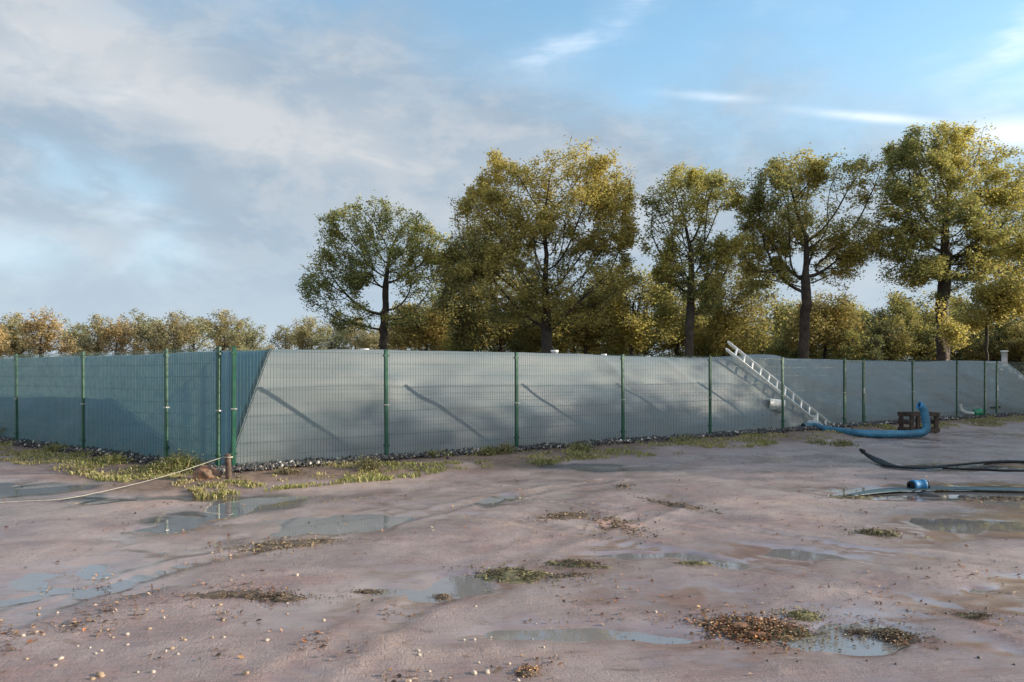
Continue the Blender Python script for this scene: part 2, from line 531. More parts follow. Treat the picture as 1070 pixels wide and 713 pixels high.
def axis(lo_f, hi_f, step, lo, hi, grow=1.18):
    a = list(np.arange(lo_f, hi_f, step)); s = step
    while a[-1] < hi: s = min(s * grow, 90); a.append(a[-1] + s)
    s = step; b = []
    p = lo_f
    while p > lo: s = min(s * grow, 90); p -= s; b.append(p)
    return np.array(b[::-1] + a)


gx = axis(-9.5, 13.0, .045, -700, 700, 1.06)
gy = [-60, -30, -15, -8, -4, -2, 0, 1.0]
st = .02
while gy[-1] < 1500:
    y = gy[-1]
    st = .022 * max(1, y / 3.0) if y < 26 else min(st * 1.15, 100)
    if 8 < y < 26: st = min(st, .055)
    gy.append(y + st)
gy = np.array(gy)
GX, GY = np.meshgrid(gx, gy)
GZ = ground_h(GX, GY)
nx, ny = len(gx), len(gy)
idx = np.arange(nx * ny).reshape(ny, nx)
gf = np.stack([idx[:-1, :-1], idx[:-1, 1:], idx[1:, 1:], idx[1:, :-1]], -1).reshape(-1, 4)


def ground_mat():
    m, T, out = new_mat('wet_brick_yard')
    geo = T.n('ShaderNodeNewGeometry')
    pos = geo.outputs['Position']
    z = T.n('ShaderNodeSeparateXYZ', {0: pos}).outputs[2]
    soil = T.n('ShaderNodeAttribute', attribute_name='soil').outputs['Fac']
    n_big = T.noise(pos, .38, 6, .6, .4)
    n_mid = T.noise(pos, 1.5, 6, .62, .3)
    n_fine = T.noise(pos, 9.0, 6, .7)
    n_grit = T.noise(pos, 70.0, 3, .7)
    wob = T.n('ShaderNodeVectorMath', {0: pos, 1: T.n('ShaderNodeVectorMath', {0: T.n('ShaderNodeTexNoise', {'Vector': pos, 'Scale': 1.2}).outputs['Color'], 'Scale': .06}, operation='SCALE').outputs[0]}, operation='ADD').outputs[0]
    mp = T.n('ShaderNodeMapping', {'Vector': wob, 'Rotation': (0, 0, R(-9))}).outputs[0]
    br = T.n('ShaderNodeTexBrick', {'Vector': mp, 'Color1': c4((0.263, 0.162, 0.142)), 'Color2': c4((0.208, 0.147, 0.137)), 'Mortar': c4((0.208, 0.147, 0.122)),
                                    'Scale': 1.0, 'Mortar Size': .006, 'Mortar Smooth': .4, 'Bias': 0.0, 'Brick Width': .205, 'Row Height': .072})
    brick = br.outputs['Color']; joint = br.outputs['Fac']
    dark = T.n('ShaderNodeAttribute', attribute_name='dark').outputs['Fac']
    var = T.mix(T.ramp(n_mid, .35, .7, 0, .6), brick, c4((0.237, 0.167, 0.153)))
    sand_m = T.math('MULTIPLY', T.ramp(T.math('ADD', n_big, T.math('MULTIPLY', n_mid, .55)), .70, .95), .9)
    sand = T.mix(T.ramp(n_fine, .3, .7), c4((0.416, 0.313, 0.252)), c4((0.313, 0.224, 0.179)))
    col = T.mix(sand_m, var, sand)
    # silt film that dulls the bricks
    film = T.ramp(T.math('ADD', n_mid, T.math('MULTIPLY', n_fine, .45)), .58, .98, .05, .75)
    col = T.mix(film, col, c4((0.312, 0.255, 0.247)))
    n_dirt = T.noise(T.n('ShaderNodeMapping', {'Vector': pos, 'Scale': (1.0, 1.6, 1.0)}).outputs[0], 4.2, 7, .72, .6)
    col = T.mix(T.ramp(n_dirt, .56, .70, 0, .75), col, c4((0.154, 0.092, 0.067)))
    col = T.mix(T.ramp(n_fine, .60, .74, 0, .5), col, c4((0.125, 0.081, 0.065)))
    col = T.mix(T.ramp(n_grit, .58, .70, 0, .6), col, c4((0.100, 0.066, 0.053)))
    col = T.mix(T.ramp(n_grit, .27, .37, .5, 0), col, c4((0.433, 0.355, 0.305)))
    earth = T.mix(T.ramp(n_fine, .3, .7), c4((0.096, 0.063, 0.046)), c4((0.200, 0.135, 0.096)))
    col = T.mix(soil, col, earth)
    # damp hollows: darker and smoother towards the water line
    zz = T.math('MULTIPLY_ADD', T.math('SUBTRACT', n_fine, .5), .010, z)
    zz = T.math('MULTIPLY_ADD', T.math('SUBTRACT', n_mid, .5), .018, zz)
    zz = T.math('MULTIPLY_ADD', T.math('SUBTRACT', n_dirt, .5), .010, zz)
    wet = T.ramp(zz, -.0125, .0150, 1, 0)
    wet = T.math('MULTIPLY', wet, T.math('SUBTRACT', 1.0, T.math('MULTIPLY', soil, .8)))
    col = T.mix(T.math('MULTIPLY', wet, .8), col, T.mix(1.0, col, c4((0.74, 0.75, 0.80)), 'MULTIPLY'))
    col = T.mix(T.math('MULTIPLY', dark, .9), col, c4((0.060, 0.050, 0.042)))
    rough = T.math('MULTIPLY_ADD', wet, -.50, T.math('MULTIPLY_ADD', n_fine, .25, .40))
    rough = T.math('MAXIMUM', T.math('ADD', rough, T.math('MULTIPLY', soil, .25), clamp=True), .05)
    hgt = T.math('ADD', T.math('MULTIPLY', joint, -.25), T.math('MULTIPLY', n_grit, .6))
    hgt = T.math('ADD', hgt, T.math('MULTIPLY', n_fine, 1.3))
    hgt = T.math('ADD', hgt, T.math('MULTIPLY', n_dirt, 1.2))
    bs = T.math('MULTIPLY', T.math('SUBTRACT', 1.0, T.math('MULTIPLY', wet, .97)), .90)
    bn = T.n('ShaderNodeBump', {'Height': hgt, 'Strength': bs, 'Distance': .014})
    b = T.n('ShaderNodeBsdfPrincipled', {'Base Color': col, 'Roughness': rough, 'Specular IOR Level': .5, 'Normal': bn.outputs[0]})
    m.node_tree.links.new(b.outputs[0], out.inputs[0])
    return m


def water_mat():
    m, T, out = new_mat('puddle_water')
    pos = T.n('ShaderNodeNewGeometry').outputs['Position']
    bn = T.n('ShaderNodeBump', {'Height': T.noise(pos, 7, 3), 'Strength': .03, 'Distance': .01})
    fr = T.n('ShaderNodeFresnel', {'IOR': 1.55, 'Normal': bn.outputs[0]})
    gl = T.n('ShaderNodeBsdfGlossy', {'Color': (1, 1, 1, 1), 'Roughness': .02, 'Normal': bn.outputs[0]})
    tr0 = T.n('ShaderNodeBsdfTransparent', {'Color': (.92, .88, .84, 1)})
    silt = T.n('ShaderNodeBsdfDiffuse', {'Color': (.40, .40, .42, 1)})
    tr = T.n('ShaderNodeMixShader', {0: .38, 1: tr0.outputs[0], 2: silt.outputs[0]})
    mx = T.n('ShaderNodeMixShader', {0: fr.outputs[0], 1: tr.outputs[0], 2: gl.outputs[0]})
    m.node_tree.links.new(mx.outputs[0], out.inputs[0])
    return m


gme = np_mesh('ground', np.stack([GX, GY, GZ], -1).reshape(-1, 3), gf, ground_mat(), True)
od = out_dist(GX, GY)
soil = 1 - sst(.9, 2.1, od + .8 * fbm(GX * .8, GY * .8, 21.0, 5))
set_float(gme, soil.ravel(), 'soil')
dk = np.zeros_like(GX)
wxx = .2 * fbm(GX * 1.7, GY * 1.7, 31.0, 3); wyy = .22 * fbm(GX * 1.7, GY * 1.7, 33.0, 3)
for px, py, rx, ry in ((45, 511, 60, 7), (120, 521, 45, 4), (182, 543, 28, 8), (265, 527, 45, 11), (368, 543, 38, 8), (215, 521, 70, 3.5), (523, 523, 22, 6), (985, 514, 100, 7), (1000, 487, 60, 3), (935, 662, 22, 7), (620, 488, 50, 3)):
    x0, y0 = gp(px, py)
    q = ((GX + wxx - x0) / (rx / FPX * y0)) ** 2 + ((GY + wyy - y0) / (ry * y0 * y0 / (CAM_H * FPX))) ** 2
    dk = np.maximum(dk, 1 - sst(.6, 1.25, q))
set_float(gme, dk.ravel(), 'dark')
ground = tag(link('ground', gme), kind='structure', label='wet brick paved yard with silt, sand and puddles', cat='ground')
wm = MB().add([(-13, 1.2, WATER_Z), (24, 1.2, WATER_Z), (24, 23.5, WATER_Z), (-13, 23.5, WATER_Z)], [(0, 1, 2, 3)])
tag(wm.build('water', water_mat()), kind='structure', label='shallow puddles lying in the hollows of the yard', cat='water')

# ------------------------------------------------------------------ fence
POST_H = 1.90
rng = random.Random(5)


def wire_panel(p0, p1, z0=.06, z1=1.86, name='mesh_panel'):
    """double-wire mesh panel between two plan points: verticals every 50 mm, paired rods every 200 mm"""
    a = Vector((p0.x, p0.y, 0)); b = Vector((p1.x, p1.y, 0))
    L = (b - a).length; u = (b - a) / L; n = Vector((-u.y, u.x, 0))
    mb = MB()
    k = max(2, int(round(L / .05))); r = .0033

    def rod(c0, c1, d1, d2):
        v = []
        for c in (c0, c1): v += [c + d1 * r * 1.2, c + d2 * r - d1 * r * .6, c - d2 * r - d1 * r * .6]
        mb.add(v, [(0, 1, 4, 3), (1, 2, 5, 4), (2, 0, 3, 5)])
    for i in range(k + 1):
        c = a + u * (L * i / k)
        rod(c + Vector((0, 0, z0)), c + Vector((0, 0, z1 + .03)), n, u)
    rows = int(round((z1 - z0) / .2))
    for j in range(rows + 1):
        z = z0 + .012 + (z1 - z0 - .024) * j / rows
        for sgn in (-1, 1):
            c = Vector((0, 0, z)) + n * (sgn * .0075)
            rod(a + c, b + c, Vector((0, 0, .62)), n * .62)
    return mb.mesh(name, M['wire'], True)


def post_mesh(u):
    u3 = Vector((u.x, u.y, 0)); n3 = Vector((-u.y, u.x, 0))
    mb = MB()
    mb.bbox((0, 0, POST_H / 2 - .1), u3 * .030, n3 * .024, (0, 0, POST_H / 2 + .1 - .012), .007)
    mb.bbox((0, 0, POST_H - .006), u3 * .033, n3 * .027, (0, 0, .010), .008)
    return mb.mesh('post', M['green'])


def clamp_mesh(u):
    u3 = Vector((u.x, u.y, 0)); n3 = Vector((-u.y, u.x, 0))
    mb = MB()
    mb.bbox((0, 0, 0), u3 * .045, n3 * .030, (0, 0, .009), .006)
    mb.tube([n3 * -.028, n3 * -.050], .009, 6)
    return mb.mesh('clamp', M['zinc'])


def cap_clamp_mesh(u):
    u3 = Vector((u.x, u.y, 0)); n3 = Vector((-u.y, u.x, 0))
    mb = MB()
    mb.bbox((0, 0, 0), u3 * .047, n3 * .031, (0, 0, .018), .006)
    return mb.mesh('clamp', M['green'])


def fence_run(label, posts, skip, u, start=None, end=None):
    root = empty('mesh_fence', (posts[0].x, posts[0].y, 0), label, 'fence')
    base = Vector((posts[0].x, posts[0].y, 0))
    pm, cm, gm = post_mesh(u), clamp_mesh(u), cap_clamp_mesh(u)
    for p in posts:
        o = link('post', pm, root); o.location = Vector((p.x, p.y, 0)) - base
        o.rotation_euler = (rng.uniform(-.006, .006), rng.uniform(-.006, .006), 0)
        for z, me in ((.30, gm), (.96, cm), (1.80, gm)):
            c = link('clamp', me, o); c.location = (0, 0, z + rng.uniform(-.02, .02))
    seq = ([start] if start else []) + posts + ([end] if end else [])
    for i in range(len(seq) - 1):
        if (seq[i], seq[i + 1]) in skip: continue
        a, b = seq[i] - posts[0], seq[i + 1] - posts[0]
        o = link('mesh_panel', wire_panel(a, b), root)
        # a sagging bay: a hair of difference between neighbours
        o.location = (0, 0, rng.uniform(-.012, .012))
    return root


RP = [PR(s_right(p)) for p in (244, 404, 540, 651, 742, 818, 882)]
RP2 = [PR(s_right(p)) for p in (903, 954, 1000, 1029)]
RP3 = [PR(s_right(1042)), PR(s_right(1042) + 2.55), PR(s_right(1042) + 5.1)]
fence_run('long green wire mesh fence in front of the sunlit grey side of the bag', RP, (), UR, start=PR(s_right(236)))
fence_run('short green wire mesh fence stretch behind the blue hose, between the two gates', RP2, (), UR)
fence_run('green wire mesh fence at the right edge, beyond the narrow far gate', RP3, (), UR)
LP = [PL(s_left(p)) for p in (228, 174, 87, 17.5)]
d_l = (LP[3] - LP[2]).length
LP += [LP[3] + UL * d_l, LP[3] + UL * d_l * 2, LP[3] + UL * d_l * 3]
fence_run('green wire mesh fence on the left, in front of the shaded teal side', LP, (), UL)


def gate(label, pa, pb):
    root = empty('wire_gate', (pa.x, pa.y, 0), label, 'gate')
    L = (pb - pa).length
    u3 = Vector((UR.x, UR.y, 0)); n3 = Vector((NR.x, NR.y, 0))
    fr = MB()
    z0, z1 = .10, 1.84
    a, b = .05, L - .05
    for s in (a, b): fr.bbox(u3 * s + Vector((0, 0, (z0 + z1) / 2)), u3 * .022, n3 * .022, (0, 0, (z1 - z0) / 2), .004)
    for z in (z0 + .02, z1 - .02): fr.obox(u3 * (L / 2) + Vector((0, 0, z)), u3 * ((b - a) / 2 - .0215), n3 * .019, (0, 0, .019))
    fr.build('gate_frame', M['green'], root)
    link('mesh_panel', wire_panel(UR * (a + .022), UR * (b - .022), z0 + .04, z1 - .04), root)
    lk = MB()
    lk.obox(u3 * (b - .002) + n3 * -.033 + Vector((0, 0, 1.02)), u3 * .028, n3 * .010, (0, 0, .085))
    lk.tube([u3 * (b - .02) + n3 * -.042 + Vector((0, 0, 1.05)), u3 * (b - .02) + n3 * -.075 + Vector((0, 0, 1.05)), u3 * (b - .12) + n3 * -.075 + Vector((0, 0, 1.05))], .010, 6)
    lk.build('lock', M['zinc'], root)
    for z in (.35, 1.6):
        h = MB().tube([u3 * .012 + n3 * -.03 + Vector((0, 0, z - .05)), u3 * .012 + n3 * -.03 + Vector((0, 0, z + .05))], .014, 8)
        h.build('hinge', M['zinc'], root)


gate('narrow wire mesh gate with a shiny lock, beside the ladder foot', RP[-1], RP2[0])
gate('far narrow wire mesh gate at the right, near the green coupling', RP2[-1], RP3[0])

# ------------------------------------------------------------------ the covered bag
INSET = 1.72
CREST = 1.93
GAP = .16
BAG_S0 = S_CORNER


def line_x(p, u, q, v):
    # intersection of p+u*a and q+v*b
    d = u.x * v.y - u.y * v.x
    a = ((q.x - p.x) * v.y - (q.y - p.y) * v.x) / d
    return p + u * a


BA = line_x(PR(0, GAP), UR, PL(0, GAP), UL)                       # near corner, base
CA = line_x(PR(0, GAP + INSET), UR, PL(0, GAP + INSET), UL)       # near corner, crest
L_END = 21.5
# right end of the bag: its crest corner is where the outline starts to fall
kx = (1046 - CX) / FPX
q = PR(0, GAP + INSET)
s_end = (kx * q.y - q.x) / (UR.x - kx * UR.y)
CB = q + UR * s_end
BB = CB + UR * 1.7 - NR * INSET
CD = CA + UL * L_END; BD = CD + UL * 1.8 - NL * INSET
CCc = CB + CD - CA; BC = CCc + (UR + UL).normalized() * 2.2
bag = empty('storage_bag', (BA.x, BA.y, 0), 'huge flat-topped grey green storage bag with sloping sides behind the fence', 'storage bag')
b0 = Vector((BA.x, BA.y, 0))


def side(b1, b2, c1, c2, nn, ns, nt, name, seed, bulge=None, mat='cover'):
    s = np.linspace(0, 1, ns)[None, :]; t = np.linspace(0, 1, nt)[:, None]
    prof = t ** 1.0
    # out and up: straight slope that rolls over at the crest
    hz = np.where(t < .8, t / .8 * .86, .86 + .14 * np.sin((t - .8) / .2 * np.pi / 2))
    gz = np.where(t < .8, t / .8 * .80, .80 + .20 * (t - .8) / .2)
    X = (b1.x + (b2.x - b1.x) * s) * (1 - gz) + (c1.x + (c2.x - c1.x) * s) * gz
    Y = (b1.y + (b2.y - b1.y) * s) * (1 - gz) + (c1.y + (c2.y - c1.y) * s) * gz
    Z = .03 + (CREST - .03) * hz + 0 * s
    Ls = s * (b2 - b1).length
    A = (.085 * fbm(Ls * .4 + seed, t * 1.8 + 0 * s, seed, 3) + .020 * fbm(Ls * .6 + seed, t * 6 + 0 * s + Ls * .25, seed + 3, 3)
         + .003 * np.sin(t * 22 + 2.5 * fbm(Ls * .5, t * 2 + 0 * s, 9, 2)))
    env = np.sin(np.pi * np.clip(t, 0, 1)) ** .6 * np.clip(np.minimum(s, 1 - s) * 14, 0, 1)
    A = A * env
    if bulge is not None: A = A + bulge(Ls, t + 0 * s)
    X = X - nn.x * A * .7; Y = Y - nn.y * A * .7; Z = Z + A * .7
    # the crest is not dead level
    Z = Z + hz * (.035 * fbm(Ls * .16 + seed, 0 * Ls + 2.0, 5, 3))
    v = np.stack([X - b0.x, Y - b0.y, Z], -1)
    i = np.arange(ns * nt).reshape(nt, ns)
    f = np.stack([i[:-1, :-1], i[:-1, 1:], i[1:, 1:], i[1:, :-1]], -1).reshape(-1, 4)
    me = np_mesh(name, v.reshape(-1, 3), f, M[mat], True)
    return v, me


k_ = (792 - CX) / FPX; q_ = PR(0, GAP + INSET)
S_LAD = ((q_ + UR * ((k_ * q_.y - q_.x) / (UR.x - k_ * UR.y))) - CA).dot(UR) / (CB - CA).length * (BB - BA).length


def bul(Ls, t):
    g = .14 * np.exp(-((Ls - S_LAD) / 1.1) ** 4) * sst(.74, 1.0, t)
    # a slack fold near the corner
    g = g + .07 * np.exp(-((Ls - 1.5) / 1.0) ** 2 - ((t - .62) / .2) ** 2) - .05 * np.exp(-((Ls - 3.2) / .5) ** 2 - ((t - .6) / .35) ** 2)
    for (a, b, w) in ((.30, 1.2, .05), (.55, .7, .04), (.8, 1.6, .04)):
        k = (Ls - 5.5 - (1 - t) * 2.2 - a * 9)
        g = g + .025 * np.exp(-(k / .12) ** 2) * sst(.3, .6, t) * sst(.98, .8, t)
    return g


def bul_l(Ls, t):
    L = (BD - BA).length
    return .10 * np.exp(-((Ls - .9) / .55) ** 2 - ((t - .72) / .16) ** 2) - .07 * np.exp(-((Ls - .55) / .35) ** 2 - ((t - .5) / .2) ** 2)


vr, me1 = side(BA, BB, CA, CB, NR, 420, 40, 'side_sheet', 1.3, bul)
link('side_sheet', me1, bag)
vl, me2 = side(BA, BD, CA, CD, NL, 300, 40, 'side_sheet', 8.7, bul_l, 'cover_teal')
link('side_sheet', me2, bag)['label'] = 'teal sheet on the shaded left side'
EN = (BC - BB).normalized(); EN = Vector((-EN.y, EN.x))
ve, me3 = side(BB, BC, CB, CCc, EN, 60, 16, 'side_sheet', 4.2)
link('side_sheet', me3, bag)
vb, me4 = side(BD, BC, CD, CCc, NR * -1, 60, 16, 'side_sheet', 6.2)
link('side_sheet', me4, bag)
# top: joins the two visible crest lines and dips a little inside
nt_ = 24
cr = vr[-1]; ls_ = np.linspace(0, 1, nt_)
off = np.array([(CD - CA).x, (CD - CA).y, 0.0])
ls_ = np.linspace(0, 1, nt_) ** 1.3
topv = cr[None, :, :] + off[None, None, :] * ls_[:, None, None]
cl = vl[-1]
for j, l in enumerate(ls_):
    p = l * (len(cl) - 1); i0 = int(p); fr_ = p - i0
    z = cl[i0, 2] * (1 - fr_) + cl[min(i0 + 1, len(cl) - 1), 2] * fr_
    w = np.linspace(0, 1, len(cr))
    topv[j, :, 2] = z + (cr[:, 2] - cr[0, 2]) * math.exp(-l * 9) - .06 * (1 - math.exp(-l * 8)) * np.sin(np.pi * np.clip(w, 0, 1)) ** .3 - .0005
i = np.arange(nt_ * len(cr)).reshape(nt_, len(cr))
f = np.stack([i[:-1, :-1], i[:-1, 1:], i[1:, 1:], i[1:, :-1]], -1).reshape(-1, 4)
link('top_sheet', np_mesh('top_sheet', topv.reshape(-1, 3), f, M['cover'], True), bag)
# seam welt that runs up the near corner
ridge = vr[:, 0, :]
sm = MB()
pts = [Vector(p) + Vector((-.012, -.02, .006)) for p in ridge[1:-1]]
wd = Vector((.05, .0, .0))
sv = []
for k, p in enumerate(pts): sv += [p + Vector((-.085, .02, -.01 + .01 * math.sin(k * .9))), p + Vector((0, -.012, .012)), p + Vector((.012, .0, .0))]
sm.add(sv, [(3 * k + a, 3 * k + a + 1, 3 * k + a + 4, 3 * k + a + 3) for k in range(len(pts) - 1) for a in (0, 1)])
so = sm.build('corner_seam', M['seam'], bag)
md = so.modifiers.new('thick', 'SOLIDIFY'); md.thickness = .006


def vent(px, ytop, depth_gap, r):
    q = PR(0, GAP + INSET + depth_gap); k = (px - CX) / FPX
    s = (k * q.y - q.x) / (UR.x - k * UR.y)
    p = q + UR * s
    zt = CAM_H - (ytop - HY) / FPX * p.y
    mb = MB().lathe([(r, 1.75), (r, zt - .05), (r * 1.25, zt - .05), (r * 1.25, zt - .004), (r * 1.1, zt), (0.001, zt)], (p.x - b0.x, p.y - b0.y, 0), (0, 0, 1), 14)
    mb.build('vent_pipe', M['white'], bag, True)


for a in ((381, 364.5, .9, .075), (424, 366.5, 1.2, .05), (579.5, 366, 1.0, .075), (631, 370, 1.0, .06), (677, 372.0, 1.1, .05), (1049.5, 366.5, -.9, .10)): vent(*a)

# ------------------------------------------------------------------ ladder, bucket and the rest along the fence
def on_bag(px, py, lift=0.0):
    """point on the sloping side seen at that place"""
    for k in range(4000):
        y = 9 + k * .01
        x, yy, z = at(px, py, y)
        g = (x - CR.x) * NR.x + (yy - CR.y) * NR.y - GAP
        zs = .03 + (CREST - .03) * (min(g / (INSET * .8), 1) * .86 if g < INSET * .8 else min(1, .86 + .14 * (g - INSET * .8) / (INSET * .2)))
        if g > 0 and zs + lift >= z: return Vector((x, yy, z))
    return Vector(at(px, py, 20))


lb = on_bag(866, 449, .12)
q = PR(0, GAP + INSET - .22); k = (759 - CX) / FPX
s = (k * q.y - q.x) / (UR.x - k * UR.y); p = q + UR * s
lt = Vector((p.x, p.y, CAM_H - (363.5 - HY) / FPX * p.y))
ax = (lt - lb); LL = ax.length; ax.normalize()
slope_n = Vector((-NR.x * .72, -NR.y * .72, .69)).normalized()
wdt = ax.cross(slope_n).normalized(); nrm = wdt.cross(ax).normalized()
if wdt.z < 0: wdt = -wdt
if nrm.z < 0: nrm = -nrm
lad = empty('ladder', lb, 'long aluminium ladder leaning against the sloping side of the bag', 'ladder')
HW = .21
for sg in (-1, 1):
    MB().obox(wdt * (sg * HW) + ax * (LL / 2) + nrm * .06, ax * (LL / 2), wdt * .016, nrm * .036).build('stile', M['alu'], lad)
nr_ = int(LL / .28)
for kk in range(nr_):
    o = ax * (.18 + kk * .28)
    MB().obox(o + nrm * .06, ax * .020, wdt * (HW - .0165), nrm * .022).build('rung', M['alu'], lad)
for sg in (-1, 1):
    MB().obox(wdt * (sg * HW) + ax * -.04 + nrm * .06, ax * .039, wdt * .024, nrm * .045).build('rubber_foot', M['black'], lad)
c = ax * .62 + wdt * -.2 + nrm * .08
MB().obox(c + Vector((.02, -.05, -.16)), (.045, .0, 0), (0, .03, 0), (.01, 0, .22)).build('stabiliser', M['alu'], lad)
for sg in (-1, 1):
    MB().tube([wdt * (sg * HW) + ax * (LL + .0) + nrm * .06, wdt * (sg * HW) + ax * (LL + .05) + nrm * .075], [.035, .02], 8).build('end_cap', M['white'], lad)

# bucket lying on the slope
pb_ = on_bag(812, 424, .12)
bk = empty('bucket', pb_, 'white bucket lying on its side on the bag, left of the ladder foot', 'bucket')
bax = Vector((-1, .22, .06)).normalized()
B = MB().lathe([(.001, -.19), (.150, -.19), (.158, -.16), (.172, .17), (.182, .17), (.182, .20), (.165, .20), (.160, .185), (.150, -.15), (.001, -.15)], (0, 0, 0), bax, 24)
B.build('pail', M['white'], bk, True)
MB().lathe([(.001, .172), (.158, .172), (.150, .178), (.001, .178)], (0, 0, 0), bax, 24).build('dark_content', M['black'], bk)
hd = []
so_ = Vector((0, 0, 1))
for a_ in range(9):
    th = math.pi * a_ / 8
    hd.append(bax * (.16 - .10 * math.sin(th)) + (bax.orthogonal().normalized() * math.cos(th) - Vector((NR.x, NR.y, 0)) * math.sin(th)) * .19)
MB().tube(hd, .006, 6).build('handle', M['black'], bk, True)

# crumpled pale film at the ladder foot
pf = Vector((*gp(852, 451, .12), .10))
pf = on_bag(852, 446, .0)
rf = np.random.RandomState(9)


def crumple(name, loc, r, mat, squash, seed, label, cat, sub=3, group=None, rough=.35):
    import bmesh
    bm = bmesh.new(); bmesh.ops.create_icosphere(bm, subdivisions=sub, radius=1)
    co = np.array([v.co[:] for v in bm.verts])
    n = fbm(co[:, 0] * 1.6 + seed, co[:, 1] * 1.6, co[:, 2] * 1.6 + seed, 3)
    n2 = np.abs(vnoise(co[:, 0] * 4 + seed, co[:, 1] * 4, co[:, 2] * 4))
    k = 1 + rough * n - .2 * rough * n2
    for v, kk in zip(bm.verts, k): v.co = (v.co[0] * kk * r * squash[0], v.co[1] * kk * r * squash[1], v.co[2] * kk * r * squash[2])
    me = bpy.data.meshes.new(name); bm.to_mesh(me); bm.free()
    me.materials.append(mat)
    me.polygons.foreach_set('use_smooth', [True] * len(me.polygons))
    if label is None: return me
    o = link(name, me); o.location = loc
    return tag(o, label, cat, group)


crumple('plastic_bag', pf + Vector((-.1, -.12, -.02)), .16, M['pale_blue'], (1.1, .8, .95), 3.1, 'crumpled pale blue plastic bag tied under the ladder foot', 'plastic bag', 4, rough=.6)

# fat blue hose: comes out from under the ladder, passes the gate and turns up at its end
def gl(px, py, z): return Vector((*gp(px, py, z), z))


def smooth_path(pts, n=8):
    out = []
    P = [pts[0]] + list(pts) + [pts[-1]]
    for i in range(1, len(P) - 2):
        p0, p1, p2, p3 = P[i - 1:i + 3]
        for k in range(n):
            t = k / n
            out.append(.5 * ((2 * p1) + (p2 - p0) * t + (2 * p0 - 5 * p1 + 4 * p2 - p3) * t * t + (3 * p1 - p0 - 3 * p2 + p3) * t ** 3))
    out.append(pts[-1]); return out


hr = .088
P_ = [Vector((*PR(s_right(845), .16), .12)), Vector((*PR(s_right(853), .02), .12)), gl(862, 448.6, .11), gl(874, 450.3, .10), gl(887, 452.0, .10), gl(900, 453.3, .10), gl(925, 454.0, .10), gl(948, 453.8, .10), gl(960, 453.0, .11)]
end = P_[-1]
P_ += [end + Vector((.12, .02, .02)), end + Vector((.20, .03, .13)), end + Vector((.185, .05, .34)), end + Vector((.15, .06, .52)), end + Vector((.09, .06, .62)), end + Vector((.04, .06, .645))]
path = smooth_path(P_, 7)
hose = empty('suction_hose', (path[0].x, path[0].y, 0), 'thick blue hose lying along the gate with its open end bent upwards', 'hose')
h0 = Vector((path[0].x, path[0].y, 0))
rads = [hr * (1 + .05 * math.sin(i * 2.2)) for i in range(len(path))]
MB().tube([p - h0 for p in path], rads, 16, caps=False).build('hose_body', M['blue'], hose, True)
dv = (path[-1] - path[-2]).normalized()
MB().lathe([(hr * .82, -.04), (hr * .80, .012), (hr * 1.08, .012), (hr * 1.10, -.05), (hr * .9, -.055)], path[-1] - h0, dv, 18).build('end_collar', M['blue_bright'], hose, True)
MB().lathe([(.001, -.03), (hr * .8, -.03)], path[-1] - h0, dv, 18).build('hose_mouth', M['black'], hose)

# dark timber crate the hose end rests on
cp = gp(955, 454.5)
cr_o = empty('wooden_crate', (cp[0] + .10, cp[1] + .30, .02), 'dark open timber crate behind the upturned end of the blue hose', 'crate', rz=R(8))
W_, D_, H_ = .66, .40, .50
for (x, y) in ((0, 0), (W_, 0), (0, D_), (W_, D_), (.17, 0)):
    MB().obox((x, y, H_ / 2), (.04, 0, 0), (0, .035, 0), (0, 0, H_ / 2)).build('upright', M['dark_wood'], cr_o)
for y in (-.052, D_ + .052):
    for z in (.07, .46):
        MB().obox((W_ / 2, y, z), (W_ / 2 + .06, 0, 0), (0, .016, 0), (0, 0, .045)).build('rail', M['dark_wood'], cr_o)
for x in (-.055, W_ + .055):
    for z in (.075, .26, .455):
        MB().obox((x, D_ / 2, z), (.014, 0, 0), (0, D_ / 2 + .03, 0), (0, 0, .05)).build('end_board', M['dark_wood'], cr_o)
MB().obox((W_ / 2, D_ / 2, .02), (W_ / 2 - .05, 0, 0), (0, D_ / 2 - .04, 0), (0, 0, .012)).build('base_board', M['dark_wood'], cr_o)

# white bent pipe with green coupling behind the far fence
ppx = on_bag(1006, 431, .10)
pe_ = empty('drain_pipe', ppx, 'white bent pipe with green coupling at the foot of the bag', 'pipe')
pa = [Vector((-.07, 0, .27)), Vector((-.07, 0, .16)), Vector((-.02, -.03, .04)), Vector((.12, -.06, -.02)), Vector((.36, -.08, -.02))]
MB().tube(smooth_path(pa, 6), .055, 12).build('bent_pipe', M['white'], pe_, True)
MB().lathe([(.001, 0), (.10, 0), (.115, .02), (.115, .17), (.14, .19), (.14, .25), (.10, .25), (.001, .24)], (.30, -.08, -.02), (1, .1, .06), 18).build('coupling', M['pvc_green'], pe_, True)
MB().lathe([(.001, .252), (.095, .252)], (.30, -.08, -.02), (1, .1, .06), 18).build('pipe_mouth', M['black'], pe_)

